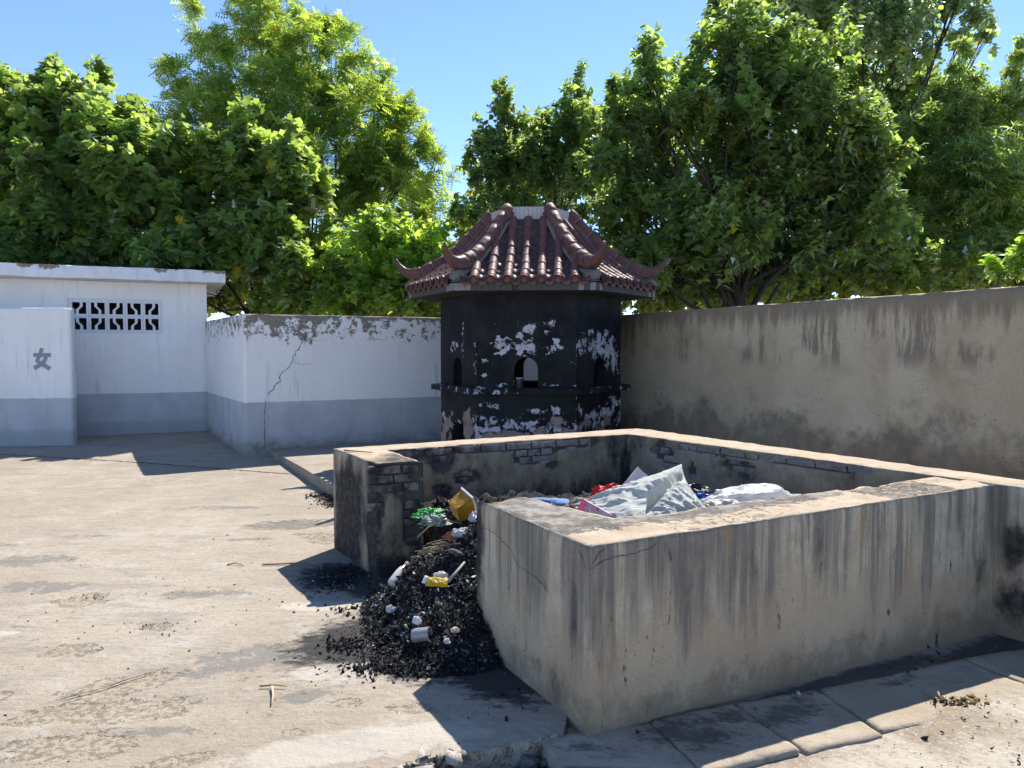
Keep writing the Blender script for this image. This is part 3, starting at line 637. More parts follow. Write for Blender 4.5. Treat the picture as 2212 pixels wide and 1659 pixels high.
def mask_be(s, z):
    P = np.stack([s, z, s * 0 + 3], 1)
    m = blob(s, z, [(.42, .70, .14, .10), (1.25, .67, .18, .05), (1.3, .60, .06, .06), (1.0, .755, .5, .035), (1.9, .76, .5, .03), (.5, .6, .10, .07), (.75, .56, .05, .08)])
    return sstep(m + 0.9 * (fbm(P, 13, 4, 8, .6) - .5), 0.52, 0.62)
def mask_cap(t, z):
    """end of the stub: brick along the top and down the right-hand side, an island of render left in the middle"""
    P = np.stack([t * .33, z, t * 0 + 9], 1)
    isl = blob(t * .33, z, [(.14, .50, .055, .10), (.13, .33, .09, .12), (.15, .15, .13, .2), (.17, .03, .17, .14)])
    lft = blob(t * .33, z, [(.02, .5, .045, .12), (.03, .40, .035, .1)])
    m = np.where(z > .60, 1.0, 0.9 * (t * .33 > .22 + .10 * np.clip(.3 - z, 0, 1)) + 0) - 0.95 * np.clip(isl * 1.2, 0, 1) + lft
    m = np.where((t > .6) & (z > .2), np.maximum(m, .9 - .5 * (isl > .9)), m)
    return sstep(m + 0.55 * (fbm(P, 16, 4, 5, .6) - .5), 0.40, 0.55)
ztf = lambda Q: 0.79 + 0.006 * (Q[:, 1] - 3.1)
zbf = lambda Q: np.full(len(Q), -0.22)
def d2(P, S, sd):
    r = np.zeros(len(P)); inner = (sd == 2)
    s, w = sz(P, CE0, dCE); k = inner & (w < .06) & (s > -.02) & (s < 2.32); r[k] -= 0.034 * mask_ce(s[k], P[k, 2])
    s, w = sz(P, BE0, dBE); k = inner & (w < .06) & (s > .02) & (s < 3.1); r[k] -= 0.034 * mask_be(s[k], P[k, 2])
    return r
def a2(P, S, sd):
    br = np.zeros(len(P)); so = np.zeros(len(P)); ash = np.zeros(len(P)); z = P[:, 2]; inner = (sd == 2) | ((sd == 1))
    s, w = sz(P, CE0, dCE); k = (sd == 2) & (w < .08) & (s > -.02) & (s < 2.34); br[k] = mask_ce(s[k], z[k])
    so[k] = np.maximum(0.30 + 0.35 * sstep(s[k], 1.6, 2.3) + 0.25 * sstep(z[k], .55, .30), blob(s[k], z[k], [(.1, .72, .28, .12), (.45, .7, .14, .12), (.46, .45, .09, .06), (2.3, .5, .12, .6), (.68, .54, .12, .07)]) * .8)
    s, w = sz(P, BE0, dBE); k = (sd == 2) & (w < .08) & (s > 0) & (s < 3.1); br[k] = np.maximum(br[k], mask_be(s[k], z[k])); so[k] = 0.22 + 0.3 * sstep(s[k], .5, 0) + .2 * sstep(z[k], .5, .3) + .25 * blob(s[k], z[k], [(1.3, .6, .12, .08)])
    k = (sd == 2) & (((P[:, :2] - BE1) @ dBE) > 0); br[k] = 0; so[k] = blob((P[k, :2] - BE1) @ dBE, z[k], [(.12, .45, .1, .2), (.25, .12, .3, .16)]) * .6
    c = sd == 4; br[c] = mask_cap(S[c], z[c]); so[c] = np.maximum(np.maximum(.60, sstep(z[c], .55, .64) * 1.05), sstep(z[c], .28, .08) * .95)
    so[c] = np.maximum(so[c], sstep(S[c], .35, .05) * .75)
    # outer face of the stub: broad soot plumes
    ds = v2(.49, -.82) / np.linalg.norm([.49, -.82]); s, w = sz(P, v2(-1.43, 6.12), ds); k = (sd == 0) & (w < .08) & (s > -.05)
    so[k] = np.clip(blob(s[k], z[k], [(.38, .38, .26, .32), (.30, .1, .3, .22), (.9, .4, .13, .6)]) * .85 + .36, 0, 1)
    # burnt tops near the opening, flaked ash on them
    tp = (sd == 1); d = np.hypot(P[:, 0] + .72, P[:, 1] - 5.55); so[tp] = np.maximum(so[tp], sstep(d[tp], .62, .05) * .78)
    s, w = sz(P, CE0, dCE); so[tp] = np.maximum(so[tp], sstep(w[tp], .16, .0) * .42 * (s[tp] < 2.2))
    s2, w2 = sz(P, BE0, dBE); so[tp] = np.maximum(so[tp], sstep(w2[tp], .1, .0) * .3)
    rain = np.where((sd == 0) | (((P[:, :2] - BE1) @ dBE) > 0), 1.0, 0.15); so[(sd == 2)] += .06
    return {'brick': br, 'soot': so, 'ash': ash, 'rain': rain}
P, F, at = wall_strip([(4.75, 2.56), (3.15, 4.70), (1.25, 7.62), (-1.43, 6.12), (-.94, 5.30)], [(4.45, 2.36), (2.885, 4.56), (1.08, 7.09), (-.965, 6.0), (-.63, 5.42)],
                      zbf, ztf, cell=.03, cz=.022, nt=12, dfn=d2, afn=a2, chip=.010, caps=(False, True), capfn=lambda g, t, e: -.036 * mask_cap(t, g[:, 2]))
me = mesh('back_wall', P, F, M_PIT, at, smooth=False); weld(me); put_fast('wall', me, pit, PI_pit)
def d1(P, S, sd):
    s, w = sz(P, AX, DA); r = np.zeros(len(P))
    # the broken arris beside the opening and the bitten inner edge
    e = np.hypot(P[:, 0] + .17, P[:, 1] - 4.15)
    r -= 0.035 * sstep(e, .22, .02) * (sd == 1)
    k = (sd == 1) | (sd == 2); r -= k * (P[:, 2] > .7) * 0.012 * sstep(fbm(P, 5, 4, 14), .48, .62)
    return r
def a1(P, S, sd):
    z = P[:, 2]; so = np.zeros(len(P)); ash = np.zeros(len(P)); br = np.zeros(len(P))
    s, w = sz(P, AX, DA); dn = (P[:, :2] - AX) @ v2(-.4916, .871)       # depth behind the near face
    tp = sd == 1
    ash[tp] = np.clip(sstep(dn[tp], .10, .33) * (.45 + .65 * (s[tp] < 1.9)) * 1.0, 0, 1)
    ad = (P[:, :2] - AX) @ v2(-.465, .885); wa = (P[:, :2] - AX) @ v2(.885, .465)
    k = tp & (wa < .33) & (ad > .15); ash[k] = np.maximum(ash[k], sstep(wa[k], .02, .22) * 1.0 * sstep(ad[k], .15, .5)); 
    k = tp & (s > 2.0) & (s < 2.6) & (dn < .4); ash[k] = np.maximum(ash[k], .62)
    k = tp & (s > .5) & (s < 1.2); ash[k] = np.maximum(ash[k], .38)
    c = sd >= 3; so[c] = .65
    o0 = sd == 0
    k = o0 & (w < .08) & (s > -.02); so[k] = blob(s[k], z[k], [(1.94, .76, .03, .09), (1.93, .35, .012, .2), (1.93, .02, .08, .1), (2.75, .3, .22, .3), (1.3, .06, .3, .05), (.7, .06, .5, .06), (.12, .16, .06, .12), (.95, .58, .09, .12), (1.4, .62, .12, .12), (1.1, .42, .05, .2)]) * .34
    k = o0 & (wa < .08) & (ad > -.02) & (w > .001) & (P[:, 0] < .33); so[k] = np.maximum(blob(ad[k], z[k], [(.18, .1, .3, .13), (.5, .12, .25, .12), (1.05, .3, .09, .5), (.12, .45, .05, .3), (.36, .6, .06, .2)]) * .36, sstep(ad[k], .9, 1.1) * .8)
    return {'brick': br, 'soot': so, 'ash': ash, 'rain': np.ones(len(P))}
P, F, at = wall_strip([(-.19, 4.10), (.314, 3.14), (2.885, 4.56)], [(.05, 4.2), (.49, 3.66), (2.70, 4.83)], zbf, lambda Q: 0.787 + 0.006 * (Q[:, 1] - 3.1),
                      cell=.025, cz=.025, nt=12, dfn=d1, afn=a1, chip=.008, caps=(True, False))
me = mesh('near_wall', P, F, M_PIT, at, smooth=False); weld(me); put_fast('wall', me, pit, PI_pit)
# bricks laid bare
def brick_mesh(L, seed):
    rr = random.Random(seed); V = []; F = []; nx, ny, nz = 4, 1, 2; idx = {}
    def vid(i, j, k):
        if (i, j, k) not in idx:
            e = 0.0035; idx[(i, j, k)] = len(V)
            x = (i / nx - .5) * L; z = (k / nz - .5) * .053; y = j * .05
            x += rr.uniform(-e, e); z += rr.uniform(-e, e); y += rr.uniform(-e, e) + (.006 if j == 0 and (i in (0, nx) or k in (0, nz)) else 0)
            V.append((x, y, z))
        return idx[(i, j, k)]
    for i in range(nx):
        for k in range(nz): F.append((vid(i, 0, k), vid(i + 1, 0, k), vid(i + 1, 0, k + 1), vid(i, 0, k + 1)))
    for i in range(nx): F.append((vid(i, 0, 0), vid(i, 1, 0), vid(i + 1, 1, 0), vid(i + 1, 0, 0))); F.append((vid(i, 0, nz), vid(i + 1, 0, nz), vid(i + 1, 1, nz), vid(i, 1, nz)))
    for k in range(nz): F.append((vid(0, 0, k), vid(0, 0, k + 1), vid(0, 1, k + 1), vid(0, 1, k))); F.append((vid(nx, 0, k), vid(nx, 1, k), vid(nx, 1, k + 1), vid(nx, 0, k + 1)))
    return mesh('brick', V, F, M_BRICK)
BR_L = [brick_mesh(.228, i) for i in range(4)]; BR_S = [brick_mesh(.108, 10 + i) for i in range(4)]
def lay_bricks(o_, d, length, maskf, z0, z1, outn, depth, only_short=False, seed=0, tmap=None):
    rr = random.Random(seed); c = 0; z = z1 - .03
    while z > z0:
        short = only_short or c % 2 == 1; L = .118 if short else .238; s = (0.0 if c % 2 else -.06)
        while s < length:
            if not only_short: short = (c % 3 == 1) or rr.random() < .15; L = .118 if short else .238
            sc_ = s + L / 2
            mv = maskf(np.array([sc_ - L * .3, sc_, sc_ + L * .3]) if tmap is None else np.clip(tmap(np.array([sc_ - L * .3, sc_, sc_ + L * .3])), 0, 1), np.array([z, z, z]))
            if sc_ + L / 2 > length + .02 and not short: short = True; L = .118; sc_ = s + L / 2
            if mv.mean() > .45 and sc_ + L / 2 < length + .03:
                me = rr.choice(BR_S if short else BR_L)
                q = o_ + d * sc_ - outn * (depth - rr.uniform(0, .008))
                M = Matrix.Translation((q[0], q[1], z)) @ Matrix.Rotation(math.atan2(d[1], d[0]) + rr.uniform(-.03, .03), 4, 'Z') @ Matrix.Rotation(rr.uniform(-.02, .02), 4, 'Y')
                if (Matrix.Rotation(math.atan2(d[1], d[0]), 3, 'Z') @ Vector((0, 1, 0))).dot(Vector((*outn, 0))) > 0: M = M @ Matrix.Rotation(math.pi, 4, 'Z')
                put_fast('brick', me, pit, PI_pit, M)
            s += L + .008
        z -= .064; c += 1
nCE = v2(dCE[1], -dCE[0]); nBE = v2(dBE[1], -dBE[0])
lay_bricks(CE0, dCE, 2.3, mask_ce, .42, .797, nCE, .012, seed=1)
lay_bricks(BE0, dBE, 3.05, mask_be, .45, .797, -nBE if False else v2(dBE[1], -dBE[0]), .012, seed=2)
c0, c1 = v2(-.94, 5.30), v2(-.63, 5.42); dc = (c1 - c0) / np.linalg.norm(c1 - c0)
lay_bricks(c0, dc, .31, mask_cap, .05, .785, v2(dc[1], -dc[0]), .010, seed=3, tmap=lambda s: s / .332)
# ragged brick ends sticking out along the inner arris of the stub
rr = random.Random(5)
# cracks in the render
def wall_crack(pts, nrm, w, jag, seed, parent, PIx, off=.0035):
    rr = random.Random(seed); Q = []
    for a, c in zip(pts[:-1], pts[1:]):
        a, c = Vector(a), Vector(c); n = max(2, int((c - a).length / 0.022 / (w / .002) ** .5))
        for k in range(n): Q.append(a.lerp(c, k / n))
    Q.append(Vector(pts[-1])); nrm = Vector(nrm).normalized(); V = []; F = []
    for i, q in enumerate(Q):
        t = (Q[min(i + 1, len(Q) - 1)] - Q[max(i - 1, 0)]).normalized(); s = t.cross(nrm).normalized()
        c = q + s * rr.uniform(-jag, jag) + nrm * off; ww = w * rr.uniform(.35, 1.2) * min(1, (min(i, len(Q) - 1 - i) + .5) / 3)
        V += [tuple(c - s * ww), tuple(c + s * ww)]
        if i: k = 2 * i; F.append((k - 2, k - 1, k + 1, k))
    put_fast('crack', mesh('crack', V, F, M_CRACK), parent, PIx)
nAB = (DA[1], -DA[0], 0); dAD = v2(-.504, .96) / np.linalg.norm([.504, .96]); nAD = (-dAD[1], dAD[0], 0)
def onAB(s, z): p = AX + DA * s; return (p[0], p[1], z)
def onAD(s, z): p = AX + dAD * s; return (p[0], p[1], z)
wall_crack([onAB(.004, .685), onAB(.06, .71), onAB(.13, .725), onAB(.20, .722), onAB(.33, .735), onAB(.37, .755), onAB(.38, .78)], nAB, .0016, .004, 1, pit, PI_pit)
wall_crack([onAB(.004, .685), onAB(.05, .75), onAB(.12, .78)], nAB, .002, .003, 2, pit, PI_pit)
wall_crack([onAD(.004, .685), onAD(.05, .74), onAD(.075, .775)], nAD, .002, .003, 3, pit, PI_pit)
wall_crack([onAD(1.05, .66), onAD(.85, .655), onAD(.7, .62), onAD(.62, .555), onAD(.4, .535), onAD(.3, .5)], nAD, .0012, .006, 4, pit, PI_pit)
wall_crack([onAB(1.945, .52), onAB(1.935, .40), onAB(1.94, .25), onAB(1.93, .15)], nAB, .0022, .003, 5, pit, PI_pit)
wall_crack([onAB(2.945, .77), onAB(2.94, .5), onAB(2.945, .2), onAB(2.94, -.1)], nAB, .003, .003, 15, pit, PI_pit)
wall_crack([onAB(.80, .43), onAB(.785, .36), onAB(.765, .25), onAB(.75, .22)], nAB, .0024, .003, 6, pit, PI_pit)
wall_crack([onAB(.58, .22), onAB(.565, .16), onAB(.55, .1)], nAB, .003, .003, 7, pit, PI_pit)
for s, z, h in [(.66, .19, .05), (.74, .13, .05), (.635, .29, .03), (2.33, .33, .06), (2.36, .29, .05), (2.29, .26, .05), (1.15, .17, .04), (1.65, .55, .05), (1.69, .60, .04), (1.48, .22, .06), (1.44, .2, .05), (1.5, .15, .05)]:
    wall_crack([onAB(s + .008, z + h / 2), onAB(s - .004, z), onAB(s, z - h / 2)], nAB, .0035, .004, int(s * 100 + z * 1000), pit, PI_pit)

# ================================================================ boundary walls
def plain_wall(name, label, cat, o_, i_, zb, zt, mat, afn, cell=.08, cz=.06, chip=.02, caps=(True, True), dfn=None, nt=3):
    c = np.mean(np.array(o_ + i_), axis=0); t = thing(name, (c[0], c[1], 0), label, cat); PIx = inv(t)
    P, F, at = wall_strip(o_, i_, zb, zt, cell=cell, cz=cz, nt=nt, afn=afn, chip=chip, caps=caps, dfn=dfn)
    me = mesh('wall', P, F, mat, at, smooth=False); weld(me); put_fast('wall', me, t, PIx); return t, PIx
gz_ = lambda y: 0.02 * max(0, y - 8.5)
W0 = v2(-3.857, 11.064); W1 = v2(.677, 13.5); WB = v2(-5.55, 13.95); dW = (W1 - W0) / np.linalg.norm(W1 - W0)
def a_white(P, S, sd):
    z = P[:, 2]; s, w = sz(P, W0, dW); main = (w < .28) & (s > .02)
    e = np.zeros(len(P)); e = sstep(z, 1.60, 2.12) * .78
    e[main] = (sstep(z, 1.50, 1.85) * (.24 + .42 * fbm(np.stack([s, z * 0, z * 0], 1), 1.3, 3, 4)) + .30 * sstep(z, 2.03, 2.1))[main] + (.18 * sstep(s, 1.3, 0) * sstep(z, 1.80, 2.1))[main] - .20 * (sstep(s, .3, .6) * sstep(s, 3.1, .7) * 0)[main]
    e[~main] = (sstep(z, 1.3, 2.1) * .50)[~main]; e[sd == 1] = 1.1
    so = np.where(main, blob(s, z, [(1.5, .15, 1.2, .12)]) * .35, 0)
    return {'peel': e, 'soot': so}
wall_w, PIw = plain_wall('boundary_wall', 'whitewashed wall with grey lower band, peeling along its top, left of the black kiln', 'wall',
    [(-5.37, 14.03), (-3.78, 11.32), (.75, 13.75)], [(-5.55, 13.93), (-3.857, 11.064), (.677, 13.5)],
    lambda Q: np.full(len(Q), -.05), lambda Q: 2.107 + 0 * Q[:, 0] + .012 * (fbm(np.stack([Q[:, 0], Q[:, 1], Q[:, 0] * 0], 1), 2, 3, 3) - .5), M_WHITE, a_white, cell=.045, cz=.045, chip=.02)
nW = (dW[1], -dW[0], 0)
def onW(s, z): p = W0 + dW * s; return (p[0], p[1], z)
wall_crack([onW(.93, 1.86), onW(.84, 1.69), onW(.72, 1.52), onW(.64, 1.35), onW(.52, 1.22), onW(.50, 1.13), onW(.40, 1.0), onW(.30, .9)], nW, .0055, .018, 1, wall_w, PIw, .006)
wall_crack([onW(.30, .9), onW(.275, .6), onW(.272, .14)], nW, .0032, .006, 2, wall_w, PIw, .006)
wall_crack([onW(.69, 1.4), onW(.8, 1.37), onW(1.0, 1.385)], nW, .0022, .012, 3, wall_w, PIw, .006)
wall_crack([onW(.84, 1.69), onW(.87, 1.62)], nW, .0025, .008, 9, wall_w, PIw, .006)
wall_r, PIr = plain_wall('boundary_wall', 'unpainted grey cement wall, stained and sooty, to the right of the kiln', 'wall',
    [(.90, 13.55), (4.30, 6.25), (6.3, 2.1)], [(.677 + .02, 13.45), (4.056, 6.16), (6.05, 2.0)], lambda Q: np.full(len(Q), -.25), lambda Q: 2.11 + .014 * (fbm(np.stack([Q[:, 0], Q[:, 1], Q[:, 0] * 0], 1), 2.2, 3, 9) - .5),
    M_GREYW, lambda P, S, sd: {'soot': np.zeros(len(P))}, cell=.07, cz=.07, chip=.022)

# ================================================================ toilet block and its screen wall
bd = v2(.917, .400); bn = v2(.400, -.917); b0 = v2(-5.523, 13.963)         # right-hand front corner, direction along, outward normal
bl = thing('toilet_block', (-8.5, 13.6, 0.1), 'flat-roofed white outbuilding with grey lower band and pierced block window', 'building'); PIb = inv(bl)
BM = Matrix(((bd[0], -bn[0], 0, b0[0]), (bd[1], -bn[1], 0, b0[1]), (0, 0, 1, 0), (0, 0, 0, 1)))   # local x along, y into the building
th = .2
def bpanel(mb, x0, x1, z0, z1): mb.box(x0, x1, 0, th, z0, z1)
wx0, wx1, wz0, wz1 = -2.2, -.733, 1.872, 2.462
def panel_grid(x0, x1, y, z0, z1, flip=False, c=.08):
    nx = max(2, int((x1 - x0) / c)); nz = max(2, int((z1 - z0) / c)); V = []
    for i in range(nx + 1):
        for k in range(nz + 1): V.append((x0 + (x1 - x0) * i / nx, y, z0 + (z1 - z0) * k / nz))
    return np.array(V), gridf(nx + 1, nz + 1, 0, flip)
Vs = []; Fs = []; cnt = 0
for x0, x1, z0, z1 in [(-6.5, wx0, -.05, 2.76), (wx1, 0, -.05, 2.76), (wx0, wx1, -.05, wz0), (wx0, wx1, wz1, 2.76)]:
    for y, fl in ((0, False), (th, True)):
        V, F = panel_grid(x0, x1, y, z0, z1, fl); Vs.append(V); Fs.append(F + cnt); cnt += len(V)
for q in ([(wx0, 0, wz0), (wx1, 0, wz0), (wx1, th, wz0), (wx0, th, wz0)], [(wx0, 0, wz1), (wx0, th, wz1), (wx1, th, wz1), (wx1, 0, wz1)], [(wx0, 0, wz0), (wx0, th, wz0), (wx0, th, wz1), (wx0, 0, wz1)], [(wx1, 0, wz0), (wx1, 0, wz1), (wx1, th, wz1), (wx1, th, wz0)],
          [(0, 0, -.05), (0, 3.2, -.05), (0, 3.2, 2.76), (0, 0, 2.76)], [(-th, th, -.05), (-th, th, 2.76), (-th, 3.2, 2.76), (-th, 3.2, -.05)]):
    Vs.append(np.array(q, float)); Fs.append(np.array([[0, 1, 2, 3]]) + cnt); cnt += 4
V = np.concatenate(Vs); Vw = np.array([tuple(BM @ Vector(v)) for v in V]); Vw[:, :2] += (bn * 1)[None, :] * (0.006 * (fbm(Vw, 2.2, 4, 1) - .5))[:, None]
me = mesh('wall', Vw, np.concatenate(Fs), M_CLEAN, {'soot': np.zeros(len(Vw))}); put_fast('wall', me, bl, PIb)
# rear and left walls, so that the inside is dim
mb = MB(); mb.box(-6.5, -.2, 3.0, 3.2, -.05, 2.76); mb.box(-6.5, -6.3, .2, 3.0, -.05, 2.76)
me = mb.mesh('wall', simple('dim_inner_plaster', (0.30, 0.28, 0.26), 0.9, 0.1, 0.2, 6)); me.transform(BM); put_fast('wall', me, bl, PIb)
# roof slab, chipped fascia
def mat_fascia():
    n = NT('flaking_white_fascia'); e = n.noise(scale=6, detail=9, rough=0.75); z = n.xyz()[2]
    col = n.mix(n.ss(n.noise(n.sc(n.P, (1, 1, .3)), scale=7, detail=6), .4, .7), (0.76, 0.755, 0.77), (0.66, 0.65, 0.66))
    p = n.ss(n.m('ADD', e, n.m('MULTIPLY', n.ss(z, 2.86, 2.975), n.ss(n.noise(scale=.9, detail=3), .46, .56, .02, .34))), .66, .68)
    col = n.mix(p, col, n.mix(n.ss(n.noise(scale=1.2, detail=2), .45, .6), (0.26, 0.235, 0.21), (0.27, 0.19, 0.15)))
    return n.principled(col, .9, n.bump(n.m('ADD', n.m('MULTIPLY', p, -.5), n.m('MULTIPLY', n.noise(scale=25, detail=5), .3)), .012), .15)
def gbox(x0, x1, y0, y1, z0, z1, c, dis, seed=0):
    """a box with subdivided, slightly uneven faces, welded"""
    bm = bmesh.new(); V, F = box_vf(x0, x1, y0, y1, z0, z1); vs_ = [bm.verts.new(v) for v in V]; [bm.faces.new([vs_[i] for i in f]) for f in F]
    for ax, L in ((0, x1 - x0), (1, y1 - y0), (2, z1 - z0)):
        for k in range(1, int(L / c)):
            co = [x0, y0, z0]; co[ax] += L * k / int(L / c); no = [0, 0, 0]; no[ax] = 1
            bmesh.ops.bisect_plane(bm, geom=bm.verts[:] + bm.edges[:] + bm.faces[:], plane_co=co, plane_no=no)
    me = bpy.data.meshes.new('g'); bm.normal_update(); P = np.array([v.co[:] for v in bm.verts]); N = np.array([v.normal[:] for v in bm.verts])
    lo = np.array([x0, y0, z0]); hi = np.array([x1, y1, z1]); on = ((np.abs(P - lo) < 1e-5) | (np.abs(P - hi) < 1e-5)).sum(1)
    d = dis * (fbm(P, 3.5, 4, seed) - .5) - (on >= 2) * dis * 1.3 * fbm(P, 11, 3, seed + 2) ** 2 * 2
    P = P + N * d[:, None]
    for v, p in zip(bm.verts, P): v.co = p
    bm.to_mesh(me); bm.free(); return me
me = gbox(-6.9, .31, -.42, 3.6, 2.762, 2.985, .11, .02); me.transform(BM); me.materials.append(mat_fascia()); put_fast('roof', me, bl, PIb)
# pierced-block window: ten blocks, each a frame with an S-shaped bar
wn_ = bpy.data.objects.new('window', None); COL.objects.link(wn_); wn_.parent = bl; wn_.matrix_parent_inverse = PIb
mb = MB(); fr = .012
mb.box(wx0 + .002, wx1 - .002, .01, .07, wz0 + .002, wz0 + .022).box(wx0 + .002, wx1 - .002, .01, .07, wz1 - .032, wz1 - .002).box(wx0 + .002, wx0 + .035, .01, .07, wz0 + .022, wz1 - .032).box(wx1 - .03, wx1 - .002, .01, .07, wz0 + .022, wz1 - .032)
M_BLOCK = simple('painted_concrete_block', (0.74, 0.735, 0.74), .88, .15, .1, 10)
me = mb.mesh('frame', M_BLOCK); me.transform(BM); fo = bpy.data.objects.new('frame', me); COL.objects.link(fo); fo.parent = wn_
bw_ = (wx1 - wx0 - .065) / 5; bh = (wz1 - wz0 - .054) / 2
def block(w, h, flip):
    mb = MB(); t = .033; d = .06
    mb.box(-w / 2, -w / 2 + t, 0, d, -h / 2, h / 2).box(w / 2 - t, w / 2, 0, d, -h / 2, h / 2).box(-w / 2 + t, w / 2 - t, 0, d, -h / 2, -h / 2 + t).box(-w / 2 + t, w / 2 - t, 0, d, h / 2 - t, h / 2)
    s = -1 if flip else 1; b_ = .021; a = .031 * s
    pts = [(a, h / 2 - t), (a, .03), (-a, -.03), (-a, -h / 2 + t)]
    V = []; F = []
    for (x, z) in pts: V += [(x - b_, .006, z), (x + b_, .006, z), (x + b_, d - .006, z), (x - b_, d - .006, z)]
    for k in range(3):
        o0 = k * 4; F += [(o0, o0 + 1, o0 + 5, o0 + 4)[::-1], (o0 + 1, o0 + 2, o0 + 6, o0 + 5)[::-1], (o0 + 2, o0 + 3, o0 + 7, o0 + 6)[::-1], (o0 + 3, o0, o0 + 4, o0 + 7)[::-1]]
    mb.add(V, F); return mb.mesh('block', M_BLOCK)
bA, bB = block(bw_ - .003, bh - .003, False), block(bw_ - .003, bh - .003, True)
for i in range(5):
    for j in range(2):
        o = bpy.data.objects.new('block', bA if (i + j) % 2 else bB); COL.objects.link(o); o.parent = wn_
        o.matrix_basis = BM @ Matrix.Translation((wx0 + .035 + bw_ * (i + .5), .008, wz0 + .022 + bh * (j + .5)))
        for q in (): pass
# screen wall
s1 = v2(-6.939, 12.123); ds_ = v2(.994, .105); sn = v2(.105, -.994); e0 = s1 - ds_ * 4.2
tb = v2(-.105, .994) * .14
scr, PIs = plain_wall('screen_wall', 'free-standing white screen wall with grey base and a grey painted character, at the left', 'wall',
    [tuple(e0 + tb), tuple(s1 + tb)], [tuple(e0), tuple(s1)], lambda Q: np.full(len(Q), -.02), lambda Q: 2.243 + .006 * (fbm(np.stack([Q[:, 0], Q[:, 1], Q[:, 0] * 0], 1), 3, 3, 3) - .5), M_CLEAN,
    lambda P, S, sd: {'soot': np.zeros(len(P))}, cell=.06, cz=.05, chip=.012)
# the character, as painted strokes a few millimetres proud
M_CHAR = simple('grey_painted_lettering', (0.27, 0.29, 0.335), .85, .15, .12, 20)
def stroke(pts, w0, w1=None):
    w1 = w1 or w0; V = []; F = []; n = len(pts)
    for i, (x, z) in enumerate(pts):
        a = pts[max(i - 1, 0)]; c = pts[min(i + 1, n - 1)]; t = Vector((c[0] - a[0], c[1] - a[1])).normalized(); nn = Vector((-t.y, t.x)); w = w0 + (w1 - w0) * i / (n - 1)
        V += [(x - nn.x * w, z - nn.y * w), (x + nn.x * w, z + nn.y * w)]
        if i: F.append((2 * i - 2, 2 * i - 1, 2 * i + 1, 2 * i))
    return V, F
cx0, cz0, cw, chh = -.579, 1.276, .28, .335
V_ = []; F_ = []
for pts, w0, w1, lay in [([(.04, .68), (.97, .68)], .029, .029, 0), ([(.50, 1.0), (.36, .62), (.22, .40), (.34, .33), (.62, .19), (.90, .02)], .026, .032, 1), ([(.74, .70), (.66, .46), (.46, .24), (.06, .06)], .026, .032, 2)]:
    v, f = stroke([(cx0 + x * cw, cz0 + z * chh) for x, z in pts], w0, w1); b = len(V_)
    for x, z in v: p = s1 + ds_ * x + sn * (.006 + .0012 * lay); V_.append((p[0], p[1], z))
    for q in f: F_.append(tuple(i + b for i in q))
put_fast('painted_character', mesh('painted_character', V_, F_, M_CHAR), scr, PIs)
# ================================================================ hexagonal joss-paper kiln with a tiled roof
kiln = thing('kiln', (0.25, 10.68, 0.135), 'hexagonal black-painted furnace with flaking walls under a maroon tiled roof with upturned corners', 'furnace', rz=R(-4))
KM = Matrix.Translation((0.25, 10.68, 0)) @ Matrix.Rotation(R(-4), 4, 'Z'); PI_k = inv(kiln)
def kput(name, me, M=None):
    return put_fast(name, me, kiln, PI_k, KM @ M if M is not None else KM)
def face_frame(i, RR):
    """face i: 0 front, then anticlockwise; u to the right when looked at from outside"""
    a = R(-90 + 60 * i); ap = RR * math.cos(R(30))
    return Matrix(((-math.sin(a), -math.cos(a) * 1, 0, math.cos(a) * ap), (math.cos(a), -math.sin(a), 0, math.sin(a) * ap), (0, 0, 1, 0), (0, 0, 0, 1)))
RB = 1.25; TH = .14; AZ0, AZ1, AR = 1.112, 1.345, .148
def panel(RR, hw, hole_low, z0=.10, z1=2.31):
    V = []; F = []
    def grid(us, zs, skip=None):
        b = len(V)
        for u in us:
            for z in zs: V.append((u, 0, z))
        for i in range(len(us) - 1):
            for k in range(len(zs) - 1):
                if skip and skip((us[i] + us[i + 1]) / 2, (zs[k] + zs[k + 1]) / 2): continue
                q = b + i * len(zs) + k; F.append((q, q + len(zs), q + len(zs) + 1, q + 1))
    ls = lambda a, b_, n: list(np.linspace(a, b_, n))
    grid(ls(-hw, -.3, 12), ls(AZ0, z1, 40)); grid(ls(.3, hw, 12), ls(AZ0, z1, 40)); grid(ls(-.3, .3, 20), ls(1.75, z1, 20))
    us = sorted(set(ls(-hw, hw, 42) + [-.19, .20])); zs = sorted(set(ls(z0, AZ0, 30) + [.615]))
    grid(us, zs, (lambda u, z: -.19 < u < .20 and z < .615) if hole_low else None)
    inn = [(-AR, AZ0 + (AZ1 - AZ0) * t) for t in ls(0, 1, 8)] + [(-AR * math.cos(a), AZ1 + AR * math.sin(a)) for a in ls(0, math.pi, 17)[1:]] + [(AR, AZ1 - (AZ1 - AZ0) * t) for t in ls(0, 1, 8)[1:]]
    n = len(inn); out = []
    for k, (x, z) in enumerate(inn):
        t = k / (n - 1)
        if t < .36: out.append((-.3, AZ0 + (1.75 - AZ0) * t / .36))
        elif t <= .64: out.append((-.3 + .6 * (t - .36) / .28, 1.75))
        else: out.append((.3, 1.75 - (1.75 - AZ0) * (t - .64) / .36))
    b = len(V); m = 6
    for k in range(n):
        for j in range(m):
            t = j / (m - 1); V.append((inn[k][0] * (1 - t) + out[k][0] * t, 0, inn[k][1] * (1 - t) + out[k][1] * t))
    for k in range(n - 1):
        for j in range(m - 1): q = b + k * m + j; F.append((q, q + 1, q + m + 1, q + m)[::-1])
    return V, F, inn
FB = (-886, .001975); zv = lambda v: 1.102 + (1272 - v) * .001975
fu = lambda x: (x - 886) * .001975
ru = lambda x: (x - 1340) / 275 * 1.25
